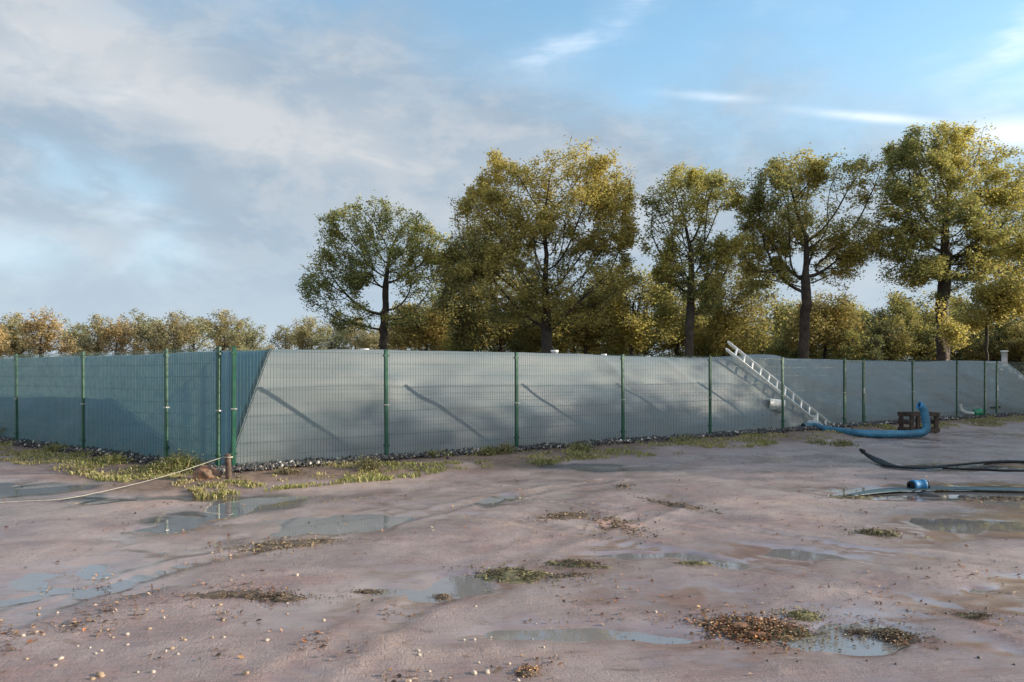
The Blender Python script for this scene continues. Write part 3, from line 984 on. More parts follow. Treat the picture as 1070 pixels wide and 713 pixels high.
# dark box and old timbers at the right edge
bp = PR(s_right(1052), .55)
bx_ = empty('plastic_box', (bp.x, bp.y, .02), 'black box standing behind the fence at the right edge', 'box', rz=math.atan2(UR.y, UR.x))
MB().bbox((0, 0, .14), (.34, 0, 0), (0, .2, 0), (0, 0, .14), .02).build('body', M['black'], bx_)
MB().bbox((0, 0, .30), (.37, 0, 0), (0, .23, 0), (0, 0, .02), .03).build('lid', M['black'], bx_)
for j, (px, g, z, ln, lab) in enumerate(((1062, .42, .07, 1.0, 'lower brown plank lying behind the fence at the right edge'), (1064, .45, .20, .9, 'upper brown plank lying behind the fence at the right edge'))):
    p = PR(s_right(px), g)
    o = MB().bbox((0, 0, 0), (ln, 0, 0), (0, .07, 0), (0, 0, .05), .01).build('plank', M['wood'], None)
    o.location = (p.x, p.y, z); o.rotation_euler = (.03, .04 * (1 - 2 * j), math.atan2(UR.y, UR.x) + .06 * j)
    tag(o, lab, 'plank', 'planks by the black box')

# ------------------------------------------------------------------ stake, rope, stone by the corner
sx, sy = gp(239, 503.5, .03)
stk = MB()
stk.tube([(0, 0, -.1), (.003, 0, .1), (.002, .004, .25), (0, .002, .37), (0, 0, .375)], [.042, .043, .040, .041, .030], 9)
so = stk.build('wooden_stake', M['wood'], None, True); so.location = (sx, sy, .03)
so.rotation_euler = (0, R(-2.5), 0)
tag(so, 'short round wooden stake tied to the rope by the fence corner', 'stake')
r0 = Vector((sx - .06, sy + .0, .37))
r1 = gl(66, 521.5, .02); r2 = gl(-30, 527, .012)
rp = [r0 + Vector((.10, .03, -.01)), r0, r0.lerp(r1, .25) + Vector((0, 0, -.035)), r0.lerp(r1, .5) + Vector((0, 0, -.05)), r0.lerp(r1, .78) + Vector((0, 0, -.035)), r1, r1.lerp(r2, .5), r2]
rp = smooth_path(rp, 6)
ro = MB(); ro.tube(rp, .0048, 6)
ring = [Vector((sx, sy, .365)) + .05 * Vector((math.cos(a * .7), math.sin(a * .7), .01 * math.sin(a))) for a in range(10)]
ro.tube(ring, .0085, 6)
tag(ro.build('rope', M['rope'], None, True), 'pale rope stretched from the stake down across the left puddle', 'rope')
bxx, byy = gp(215, 503.5, .03)
crumple('boulder', (bxx, byy, .10), .14, M['rust_stone'], (1.1, .9, .85), 6.4, 'rusty orange brown stone in the grass left of the stake', 'stone', 4, rough=.45)

# ------------------------------------------------------------------ black hose and odd bits on the yard
bh = [gl(901, 471.5, .17), gl(908, 476.5, .10), gl(918, 481.5, .045), gl(930, 486.3, .03), gl(945, 488.5, .03), gl(962, 488.7, .03), gl(985, 487.6, .03)]
bp_ = smooth_path(bh, 6)
blk = empty('drain_hose', (bh[0].x, bh[0].y, 0), 'black flat hose on the yard with its loose end lifted', 'hose')
o0 = Vector((bh[0].x, bh[0].y, 0))


def flat_hose(pts, wid, thick, name, parent, o0):
    pts = [p - o0 for p in pts]; mb = MB(); v = []
    n = len(pts)
    for i, p in enumerate(pts):
        d = (pts[min(i + 1, n - 1)] - pts[max(i - 1, 0)]).normalized()
        w = wid(i / (n - 1)); s_ = d.cross(Vector((0, 0, 1))).normalized(); up = s_.cross(d).normalized()
        for k in range(10):
            a = 2 * math.pi * k / 10
            v.append(p + s_ * (w * math.cos(a)) + up * (thick * math.sin(a)))
    f = [(i * 10 + k, i * 10 + (k + 1) % 10, (i + 1) * 10 + (k + 1) % 10, (i + 1) * 10 + k) for i in range(n - 1) for k in range(10)]
    f += [tuple(range(9, -1, -1)), tuple((n - 1) * 10 + k for k in range(10))]
    mb.add(v, f)
    return mb.build(name, M['black'], parent, True)


flat_hose(bp_, lambda t: .025 + .085 * min(1, t * 3.5) - .02 * t, .020, 'hose_body', blk, o0)
MB().tube([bh[0] - o0 + Vector((-.03, .03, .03)), bh[0] - o0 + Vector((.02, -.02, -.02))], [.02, .045], 8).build('end_tie', M['black'], blk)
hb = smooth_path([gl(985, 487.2, .02), gl(1005, 485.5, .018), gl(1025, 483.6, .02), gl(1048, 482.2, .02), gl(1075, 482.6, .02), gl(1110, 484, .02)], 5)
flat_hose(hb, lambda t: .025 + .07 * max(0, min(1, (t - .3) * 3)), .018, 'far_strand', blk, o0)
hb = smooth_path([gl(985, 489.4, .005), gl(1005, 490.2, .004), gl(1030, 491.0, .008), gl(1050, 491.8, .012), gl(1080, 492, .012), gl(1110, 492, .012)], 5)
flat_hose(hb, lambda t: .02 + .05 * max(0, min(1, (t - .25) * 3)), .016, 'near_strand', blk, o0)

# lay-flat hose along the far side of the long puddle, with a blue coupling
M['layflat'] = simple('layflat_hose', (0.060, 0.095, 0.11), .45, var=.4, scale=6, spec=.4)
lf = [gl(888, 518, .0), gl(905, 515.2, .004), gl(925, 512.6, .006), gl(945, 511.2, .008), gl(960, 510.6, .014), gl(980, 510.4, .008), gl(1010, 510.6, .006), gl(1045, 511.4, .006), gl(1080, 512, .006), gl(1120, 512, .006)]
lp_ = smooth_path(lf, 6)
lay = empty('layflat_hose', (lf[4].x, lf[4].y, 0), 'flat dark teal hose with blue coupling lying along the long puddle', 'hose')
o1 = Vector((lf[4].x, lf[4].y, 0))
lb_ = flat_hose(lp_, lambda t: .04 + .10 * min(1, t * 4), .014, 'hose_body', lay, o1)
lb_.data.materials[0] = M['layflat']
cd = (lf[5] - lf[3]).normalized()
MB().lathe([(.055, -.09), (.074, -.09), (.076, -.065), (.066, -.055), (.066, .04), (.076, .05), (.076, .08), (.055, .08)], Vector((0, 0, .055)), cd, 18).build('coupling', M['blue_bright'], lay, True)
for dd_ in (-.115, .105):
    MB().lathe([(.030, -.012), (.062, -.012), (.062, .012), (.030, .012)], Vector((0, 0, .05)) + cd * dd_, cd, 14).build('hose_clamp', M['black'], lay, True)

# ------------------------------------------------------------------ loose stones, clods and leaves
def rock_mesh(name, mat, seed, squash=(1, .8, .6), rough=.3, sub=2): return crumple(name, None, 1.0, mat, squash, seed, None, None, sub, rough=rough)


peb = {k: [rock_mesh('pebble', M[k], s * 3.7 + 1, (1, random.uniform(.7, .95), random.uniform(.5, .7)), .42) for s in range(4)] for k in ('pebble', 'pebble_tan', 'pebble_dark')}


def stone(px, py, r, kind, label, group, name='pebble', cat='pebble'):
    x, y = gp(px, py); z = ground_z(x, y)
    o = link(name, random.choice(peb[kind])); o.scale = (r, r, r)
    r *= .75; o.scale = (r, r, r); o.location = (x, y, z + r * .12); o.rotation_euler = (random.uniform(-.3, .3), random.uniform(-.3, .3), random.uniform(0, 6))
    return tag(o, label, cat, group)


LL_ = 'small pale pebble lying in the lower left of the yard'
for px, py, r in ((24, 666, .020), (63, 690, .024), (57, 696.5, .018), (133, 663.5, .021), (171, 647, .017), (160, 703, .019), (173, 682, .017), (279, 670, .021), (338, 647.5, .02),
                  (144, 703, .013), (100, 684, .012), (94, 678, .012), (81, 676, .012), (186, 685, .014), (133, 674, .016), (106, 681, .013),
                  (300, 629, .014), (223, 634, .013), (235, 640, .012), (60, 640, .013), (310, 602, .026), (118, 641, .012), (234, 667, .013)):
    stone(px, py, r, 'pebble', LL_, 'pale pebbles in the lower left')
for px, py, r in ((193, 670, .02), (105, 707, .035), (96, 711, .022), (38, 662, .018), (45, 665, .016), (156, 658, .02), (230, 633, .022), (233, 649, .018), (257, 706, .025), (180, 679, .022), (40, 641, .018), (41, 633, .016),
                  (118, 667, .014), (190, 668, .013), (300, 640, .014), (66, 655, .015), (28, 690, .014), (222, 668, .014)):
    stone(px, py, r, 'pebble_tan', 'small tan brown pebble lying in the lower left of the yard', 'tan pebbles in the lower left')
for px, py, r in ((476, 608, .028), (437, 682, .02), (438, 686, .018), (495, 704, .028), (509, 703, .026), (541, 711, .018), (568, 677, .014), (497, 634, .014), (496, 668, .016), (513, 662, .016), (685, 640, .022), (532, 694, .014),
                  (485, 668, .013), (556, 664, .011), (468, 621, .02), (560, 650, .010), (449, 702, .015), (427, 713, .02), (500, 693, .014)):
    stone(px, py, r, 'pebble', 'small pale pebble on the yard near the bottom centre', 'pale pebbles at the bottom centre')
for px, py, r in ((828, 639.5, .017), (989, 639, .016), (772, 676, .016), (993, 627, .011), (963, 626, .011), (968, 629, .011), (1031, 634, .013), (1019, 660, .011), (1063, 642, .013), (977, 657, .010), (1040, 660, .01), (834, 691, .011),
                  (893, 631, .011), (758, 628, .010), (936, 694, .012), (1023, 687, .016), (917, 630, .011), (721, 622, .012), (662, 666, .012), (872, 665, .01), (906, 690, .011), (1060, 694, .012), (802, 690, .011), (1005, 640, .010), (945, 641, .010)):
    stone(px, py, r, 'pebble_dark', 'tiny dark stone on the wet yard at the lower right', 'dark stones at the lower right')
for px, py, r, lab in ((973, 516.5, .11, 'black oblong clod right of the blue coupling in the long puddle'), (1028, 517.5, .06, 'dark red brown clod at the puddle edge, nearest the white water patch'),
                       (828, 576, .05, 'lone black clod standing in the wet strip at the right'), (900, 515.5, .05, 'small black clod at the left tail of the long puddle'), (1008, 518, .07, 'brown clod right of the black oblong clod'), (1018, 518.5, .055, 'middle brown clod on the near edge of the long puddle')):
    o = stone(px, py, r, 'pebble_dark', lab, None, 'clod', 'clod')
    o.scale = (r * 1.5, r, r * .7); o.rotation_euler = (0, 0, random.uniform(-.3, .3))

rl = np.random.RandomState(21)


def leaf_cards(P, size, cols, flat=1.0, curl=.3, rs=rl):
    """folded leaf quads: P (n,3), size (n,), cols (n,3); flat 1 = lying on the ground"""
    n = len(P)
    a = rs.uniform(0, 2 * np.pi, n)
    nrm = rs.normal(0, 1, (n, 3)); nrm[:, 2] = np.abs(nrm[:, 2]) + flat * 2.5
    nrm /= np.linalg.norm(nrm, axis=1, keepdims=True)
    d = np.stack([np.cos(a), np.sin(a), np.zeros(n)], -1)
    d -= (d * nrm).sum(1, keepdims=True) * nrm; d /= np.linalg.norm(d, axis=1, keepdims=True)
    w = np.cross(nrm, d)
    s = size[:, None]; c = rs.uniform(.0, curl, n)[:, None]
    v0 = P - d * s; v2 = P + d * s
    v1 = P + w * s * .55 + nrm * s * c; v3 = P - w * s * .55 + nrm * s * c
    V = np.stack([v0, v1, v2, v3], 1).reshape(-1, 3)
    i = np.arange(n)[:, None] * 4
    F = np.concatenate([np.concatenate([i, i + 1, i + 2], 1), np.concatenate([i, i + 2, i + 3], 1)])
    return V, F, np.repeat(cols, 4, 0)


PAL_DEAD = 1.6 * np.array([(.30, .12, .045), (.22, .10, .05), (.14, .08, .045), (.34, .20, .08), (.10, .06, .04), (.26, .15, .07)])


def mound(name, px, py, rx, ry, hgt, mat, label, cat, seed, bits=0, pal=None, group=None, bsize=.02, rot=0.0, kind=None, mossy=0):
    gx0, gy0 = gp(px, py)
    ax_ = rx / FPX * gy0; ay_ = ry * gy0 * gy0 / (CAM_H * FPX)
    n = 56
    u = np.linspace(-1.25, 1.25, n)
    U, V = np.meshgrid(u, u)
    sl = math.tan(R(rot)) * gy0 / CAM_H * .9
    X = gx0 + U * ax_; Y = gy0 + V * ay_ + U * ax_ * max(-1.5, min(1.5, -sl))
    q = np.hypot(U, V) + .55 * fbm(X * 3.2 / max(.35, ax_), Y * 3.2 / max(.35, ay_) , seed, 4)
    lump = 1 + .55 * fbm(X * 9, Y * 9, seed + 2, 3)
    H = hgt * (1 - sst(.15, 1.0, q)) * lump - .012 * sst(.82, 1.0, q)
    Z = ground_h(X, Y) + H
    Z = np.where(H > .003, np.maximum(Z, WATER_Z + H * .8), Z)
    v = np.stack([X - gx0, Y - gy0, Z], -1).reshape(-1, 3)
    i = np.arange(n * n).reshape(n, n)
    f = np.stack([i[:-1, :-1], i[:-1, 1:], i[1:, 1:], i[1:, :-1]], -1).reshape(-1, 4)
    keep = (H.ravel()[f] > -.008).any(1)
    f = f[keep]
    root = link(name, np_mesh(name, v, f, mat, True)); root.location = (gx0, gy0, 0)
    tag(root, label, cat, group, kind)
    bits = int(bits * 2.2)
    if bits:
        tail = np.where(rl.uniform(0, 1, bits * 3) < .25, 1.0, .48); uu = rl.normal(0, 1, bits * 3) * tail; vv = rl.normal(0, 1, bits * 3) * tail
        ok = (np.hypot(uu, vv) < 2.4) & (fbm(uu * 1.7 + seed, vv * 1.7, seed, 3) > -.25); uu, vv = uu[ok][:bits], vv[ok][:bits]
        x = gx0 + uu * ax_; y = gy0 + vv * ay_ + uu * ax_ * max(-1.5, min(1.5, -sl))
        r = np.hypot(uu, vv)
        z = np.maximum(ground_h(x, y), WATER_Z) + hgt * np.clip(1 - r, 0, 1) ** .7 * rl.uniform(.6, 1.25, len(x)) + .006
        cols = pal[rl.randint(0, len(pal), len(x))] * rl.uniform(.7, 1.25, (len(x), 1))
        Vv, Ff, Cc = leaf_cards(np.stack([x - gx0, y - gy0, z], -1), rl.uniform(.5, 1.2, len(x)) * bsize * .62, cols, .55, .5)
        me = np_mesh('loose_leaves', Vv, Ff, M['dead_leaf']); set_color(me, Cc)
        link('loose_leaves', me, root)
    return root


PAL_G = np.array([(.20, .20, .07), (.14, .13, .05), (.26, .22, .09), (.10, .085, .045)])
PAL_B = np.array([(.15, .11, .065), (.11, .08, .05), (.075, .06, .042), (.22, .155, .09)])
mound('leaf_pile', 784, 655.5, 46, 11, .022, M['leaf_mould'], 'heap of rotting orange brown leaves on the yard at the lower right', 'leaf pile', 2.2, 1150, np.concatenate([PAL_DEAD, PAL_DEAD * .45, PAL_B * .7]), bsize=.022)
mound('leaf_patch', 808, 660, 42, 6.5, .012, M['moss'], 'greenish fringe of leaves spreading right of the orange leaf heap', 'leaf patch', 3.2, 500, np.concatenate([PAL_B, PAL_G[:1]]), bsize=.016)
mound('moss_patch', 838, 641.5, 20, 4.5, .014, M['moss'], 'small bright yellow green moss patch behind the leaf heap', 'moss', 5.1, 260, PAL_G * 1.3, bsize=.015)
mound('leaf_patch', 936, 662, 21, 8.5, .018, M['leaf_mould'], 'dark wet leaf clump at the right side of the small bright puddle', 'leaf patch', 7.7, 420, PAL_B, bsize=.017)
mound('leaf_patch', 898, 658, 16, 4.5, .008, M['soil'], 'thin brown leaves floating in the small bright puddle', 'leaf patch', 9.7, 160, PAL_B, bsize=.014)
mound('moss_patch', 1018, 642.5, 18, 3.6, .012, M['moss'], 'olive moss patch near the lower right edge of the yard', 'moss', 1.1, 200, PAL_B, bsize=.014)
mound('moss_patch', 915, 556.5, 21, 3.8, .022, M['moss'], 'olive moss mound in the middle of the right side of the yard', 'moss', 4.9, 240, np.concatenate([PAL_B, PAL_G]), bsize=.024)
mound('moss_patch', 540, 599.5, 42, 7.5, .020, M['moss'], 'long mossy ridge of dirt at the centre, left part with pale bits', 'moss', 8.3, 420, np.concatenate([PAL_B, PAL_G]), bsize=.020, rot=3)
mound('moss_patch', 606, 589.5, 30, 4.2, .032, M['moss'], 'dark mossy ridge end at the centre of the yard, right part', 'moss', 6.3, 200, PAL_B, bsize=.020, rot=3)
mound('mud_patch', 598, 601.5, 24, 3.0, .016, M['soil'], 'short dark mud streak below the mossy ridge', 'mud', 2.9, 80, PAL_B, bsize=.016)
mound('mud_patch', 262, 622.5, 70, 4.6, .014, M['soil'], 'long flat dark mud streak at the left foreground', 'mud', 11.3, 160, PAL_B, bsize=.016, rot=-1)
mound('mud_patch', 292, 624.5, 28, 4.2, .016, M['soil'], 'thicker olive end of the long mud streak at the left', 'mud', 13.3, 120, PAL_B, bsize=.016)
mound('moss_patch', 733, 588.5, 24, 2.2, .018, M['moss'], 'thin moss strip at the edge of the central wet strip', 'moss', 15.3, 60, PAL_B, bsize=.018)
mound('mud_patch', 894, 518.5, 28, 3.0, .025, M['moss'], 'dark mossy tongue at the left tail of the long puddle', 'mud', 17.3, 60, PAL_B, bsize=.03, rot=-4)
mound('mud_patch', 645, 549, 28, 8.5, .010, M['rubble'], 'reddish brown scraped patch of rubble in the middle of the yard', 'mud', 19.3, 160, PAL_B * 1.2, bsize=.03, rot=8)
mound('mud_patch', 590, 540, 30, 4.2, .010, M['soil'], 'tan streak of dirt left of the reddish scraped patch', 'mud', 20.3, 140, PAL_B * 1.8, bsize=.028, rot=-4)
mound('mud_patch', 706, 527, 32, 3.4, .010, M['soil'], 'dark slanting tyre streak right of the reddish patch', 'mud', 23.3, 50, PAL_B, bsize=.03, rot=14)
mound('mud_patch', 652, 507.5, 10, 1.8, .02, M['soil'], 'small dark clump of mud behind the slanting tyre streak', 'mud', 24.3, 20, PAL_B, bsize=.03)
mound('mud_patch', 300, 568, 45, 6.0, .010, M['soil'], 'brown speckled dirt patch in the left middle of the yard', 'mud', 25.3, 260, PAL_B * 1.8, bsize=.024, rot=-6)
mound('leaf_patch', 553, 703, 16, 5.5, .02, M['soil'], 'little clump of brown dead leaves at the bottom centre', 'leaf patch', 27.3, 60, PAL_DEAD, bsize=.018)
mound('mud_patch', 1040, 520.5, 40, 1.8, .03, M['soil'], 'dark rim of mud on the near edge of the long puddle', 'mud', 29.3, 60, PAL_B, bsize=.03)
mound('mud_patch', 385, 616, 18, 2.0, .012, M['soil'], 'brown twig litter on the wet sheen at the left of the centre', 'mud', 31.3, 60, PAL_B * 1.5, bsize=.018)
mound('mud_patch', 462, 621.5, 10, 2.6, .016, M['soil'], 'small clod heap with a pale stone at the centre', 'mud', 33.3, 40, PAL_B * 1.6, bsize=.018)

# scattered crumbs and leaves: uncountable
n = 13000
px = np.concatenate([rl.uniform(-40, 420, 4500), rl.uniform(0, 1070, 5500), rl.normal(500, 110, 3000)])
py = np.concatenate([rl.uniform(610, 725, 4500), 495 + 225 * rl.uniform(0, 1, 5500) ** .8, rl.uniform(640, 725, 3000)])
yy = CAM_H * FPX / (py - HY); xx = (px - CX) / FPX * yy
clump = fbm(xx * 1.6, yy * 1.6, 3.3, 4)
ok = (clump + rl.uniform(-.30, .30, n) > .30) & (out_dist(xx, yy) > .6)
xx, yy = xx[ok], yy[ok]
zz = np.maximum(ground_h(xx, yy), WATER_Z) + .006
cols = np.array([(.26, .15, .10), (.20, .13, .09), (.12, .085, .06), (.36, .27, .19)])[rl.randint(0, 4, len(xx))] * rl.uniform(.6, 1.5, (len(xx), 1))
m_ = rl.uniform(0, 1, len(xx)) < .12
cols[m_] = PAL_DEAD[rl.randint(0, 6, m_.sum())]
Vv, Ff, Cc = leaf_cards(np.stack([xx, yy, zz], -1), rl.uniform(0, 1, len(xx)) ** 2.2 * .020 + .004 + (yy > 7) * .004, cols, .8, .5)
me = np_mesh('fallen_leaves', Vv, Ff, M['dead_leaf']); set_color(me, Cc)
tag(link('fallen_leaves', me), 'crumbs of dirt and fallen leaf bits strewn over the yard', 'leaves', kind='stuff')

# ------------------------------------------------------------------ gravel under the fence
def gravel():
    rg = np.random.RandomState(31)
    base = [np.array(p) for p in ((1, 0, 0), (-1, 0, 0), (0, 1, 0), (0, -1, 0), (0, 0, 1), (0, 0, -1))]
    fo = np.array([(0, 2, 4), (2, 1, 4), (1, 3, 4), (3, 0, 4), (2, 0, 5), (1, 2, 5), (3, 1, 5), (0, 3, 5)])
    V = []; F = []; C = []
    pts = []
    nR = 9000
    s = S_CORNER - .3 + (rg.uniform(0, 1, nR) ** 1.25) * 27
    g = rg.normal(-.12, .17, nR)
    for a, b in zip(s, g): pts.append(PR(a, b))
    sl = rg.uniform(-.2, 16, 4200); g = rg.normal(-.05, .15, 4200)
    for a, b in zip(sl, g): pts.append(PL(a, b))
    P = np.array([(p.x, p.y) for p in pts])
    z = ground_h(P[:, 0], P[:, 1])
    n = len(P)
    r = rg.uniform(.014, .042, n)
    lum = rg.uniform(0, 1, n)
    col = np.where(lum[:, None] < .78, np.array([[.034, .034, .037]]) * rg.uniform(.5, 1.8, (n, 1)), np.where(lum[:, None] < .955, np.array([[.17, .15, .13]]) * rg.uniform(.6, 1.4, (n, 1)), np.array([[.5, .48, .44]])))
    b = np.array(base)[None] * rg.uniform(.55, 1.15, (n, 6, 1)) * r[:, None, None]
    a = rg.uniform(0, 6.28, n); ca, sa = np.cos(a)[:, None], np.sin(a)[:, None]
    x = b[:, :, 0] * ca - b[:, :, 1] * sa + .4 * b[:, :, 2]; y = b[:, :, 0] * sa + b[:, :, 1] * ca
    V = np.stack([x + P[:, :1], y + P[:, 1:], b[:, :, 2] + (z + r * .5 + rg.uniform(0, .035, n))[:, None]], -1).reshape(-1, 3)
    F = (fo[None] + (np.arange(n) * 6)[:, None, None]).reshape(-1, 3)
    me = np_mesh('gravel', V, F, M['gravel']); set_color(me, np.repeat(col, 6, 0))
    tag(link('gravel', me), 'dark gravel strewn along the foot of the fence', 'gravel', kind='stuff')


gravel()

# ------------------------------------------------------------------ grass verge and weeds
def blades(P, H, cols, rs, lean=.5, width=.009):
    """curved blades of two segments"""
    n = len(P)
    a = rs.uniform(0, 6.28, n); d = np.stack([np.cos(a), np.sin(a), 0 * a], -1)
    b = rs.uniform(0, 6.28, n); w = np.stack([np.cos(b), np.sin(b), 0 * b], -1) * (width * rs.uniform(.6, 1.4, n))[:, None]
    l = (rs.uniform(.1, 1, n) * lean)[:, None]
    h = H[:, None]; up = np.array([[0, 0, 1.0]])
    p1 = P + up * h * .6 + d * h * l * .35
    p2 = P + up * h * (1 - .35 * l) + d * h * l
    V = np.stack([P - w, P + w, p1 + w * .8, p1 - w * .8, p2], 1).reshape(-1, 3)
    i = np.arange(n)[:, None] * 5
    F = np.concatenate([np.concatenate([i, i + 1, i + 2], 1), np.concatenate([i, i + 2, i + 3], 1), np.concatenate([i + 3, i + 2, i + 4], 1)])
    return V, F, np.repeat(cols, 5, 0)


GR = np.array([(.25, .26, .07), (.18, .20, .055), (.33, .29, .11), (.38, .31, .17), (.13, .14, .045)])
rg = np.random.RandomState(41)
pts = []
nR = 42000
sv_ = S_CORNER - .8 + (rg.uniform(0, 1, nR) ** 1.5) * 26; gv = -rg.uniform(.25, 2.0, nR)
PRr = np.array([(CR.x + UR.x * a + NR.x * b, CR.y + UR.y * a + NR.y * b) for a, b in zip(sv_, gv)])
nL = 26000
sv2 = rg.uniform(-1.0, 15, nL); gv2 = -rg.uniform(.1, 1.4, nL)
PLl = np.array([(C0.x + UL.x * a + NL.x * b, C0.y + UL.y * a + NL.y * b) for a, b in zip(sv2, gv2)])
P2 = np.concatenate([PRr, PLl])
odv = out_dist(P2[:, 0], P2[:, 1])
cl_ = fbm(P2[:, 0] * 1.5, P2[:, 1] * 1.5, 3.0, 4) + .35 * fbm(P2[:, 0] * 5, P2[:, 1] * 5, 6.0, 2)
lim = np.concatenate([np.full(nR, 1.25), np.full(nL, .95)])
wgt = 1 - np.abs(odv - lim) / np.concatenate([np.full(nR, .85), np.full(nL, .62)])
left_boost = np.concatenate([np.where(sv_ < S_CORNER + 3.0, -.06, -.36) , np.full(nL, .02)])
ok = (cl_ + wgt * .9 + left_boost > .42 + rg.uniform(-.15, .15, len(P2))) & (odv > .12)
P2 = P2[ok]; cl2 = cl_[ok]
z2 = ground_h(P2[:, 0], P2[:, 1])
hgt_ = rg.uniform(.018, .06, len(P2)) * (1 + .9 * np.clip(cl2, 0, 1))
dry = np.clip(.45 + .7 * fbm(P2[:, 0] * .7, P2[:, 1] * .7, 14.0, 3), 0, 1)
pick = np.where(rg.uniform(0, 1, len(P2)) < dry * .8, rg.randint(2, 4, len(P2)), rg.choice([0, 0, 1, 2, 4], len(P2)))
Vv, Ff, Cc = blades(np.stack([P2[:, 0], P2[:, 1], z2 - .004], -1), hgt_, GR[pick] * rg.uniform(.75, 1.3, (len(P2), 1)), rg, 1.0, .008)
me = np_mesh('grass', Vv, Ff, M['grass']); set_color(me, Cc)
tag(link('grass', me), 'ragged yellow green grass verge between the gravel and the yard', 'grass', kind='stuff')


def weed(px, py, h, nb, spread, label, pal, broad=False):
    x, y = gp(px, py, .04); rs = np.random.RandomState(int(px))
    z = ground_z(x, y)
    P = np.stack([rs.normal(0, spread, nb), rs.normal(0, spread, nb), np.zeros(nb)], -1)
    H = h * rs.uniform(.45, 1.1, nb) * np.exp(-(P[:, 0] ** 2 + P[:, 1] ** 2) / (2 * (spread * 1.6) ** 2))
    Vv, Ff, Cc = blades(P, H, pal[rs.randint(0, len(pal), nb)] * rs.uniform(.75, 1.25, (nb, 1)), rs, .8, .006)
    nl = nb * (4 if broad else 2)
    k = rs.randint(0, nb, nl); t = rs.uniform(.35, 1.0, nl)
    Pl = P[k] + np.stack([rs.normal(0, .3, nl) * H[k], rs.normal(0, .3, nl) * H[k], H[k] * t * .9], -1)
    V2, F2, C2 = leaf_cards(Pl, rs.uniform(.010, .026, nl), pal[rs.randint(0, len(pal), nl)] * rs.uniform(.7, 1.3, (nl, 1)), .2, .4, rs)
    me = np_mesh('weed_plant', np.concatenate([Vv, V2]), np.concatenate([Ff, F2 + len(Vv)]), M['grass']); set_color(me, np.concatenate([Cc, C2]))
    root = link('weed_plant', me); root.location = (x, y, z); tag(root, label, 'weed', 'weeds along the fence')


WP = np.array([(.22, .22, .07), (.16, .18, .06), (.30, .26, .11), (.12, .14, .045)])
WD = np.array([(.26, .22, .11), (.20, .17, .09), (.14, .14, .06)])
weed(189, 493, .34, 260, .16, 'biggest bushy yellow green weed, beside the third fence post from the left', WP)
weed(176, 495, .26, 160, .12, 'lower weed tuft just left of the biggest bushy weed', WP)
weed(386, 492, .24, 110, .09, 'pale upright weed just left of the second post of the sunlit fence', WD, True)
weed(57, 474, .20, 90, .12, 'low leafy weed between the two posts at the left edge', WP, True)
weed(118, 487, .20, 100, .12, 'leafy weed right of the second post from the left edge', WP, True)
weed(6, 459, .34, 90, .14, 'tall pale weed against the fence at the left edge', WD, True)
weed(300, 496, .12, 70, .10, 'low brown weed between the stake and the first sunlit post', WD, True)
weed(452, 480, .14, 60, .08, 'thin weed right of the second post of the sunlit fence', WP, True)
weed(462, 478, .12, 60, .10, 'brownish weed in the middle of the second sunlit bay', WD, True)
weed(510, 477, .20, 80, .10, 'tallish weed in gravel left of the third sunlit post', WP, True)
weed(529, 476, .24, 80, .10, 'tallest weed touching the third sunlit post on its left', WP, True)
weed(604, 473, .22, 120, .16, 'green weed in the gravel right of the third sunlit post', WP, True)
weed(565, 484, .12, 80, .12, 'low yellow weed in front of the third sunlit post', WP)
weed(715, 464, .22, 90, .16, 'pale weed in the gravel right of the fourth sunlit post', WP, True)
weed(880, 464, .20, 90, .14, 'green weed in front of the blue hose by the near gate', WP, True)
weed(1027, 444, .34, 110, .22, 'yellow grass clump in front of the far gate', WD)
weed(855, 462, .14, 60, .14, 'small weed below the ladder foot', WP, True)

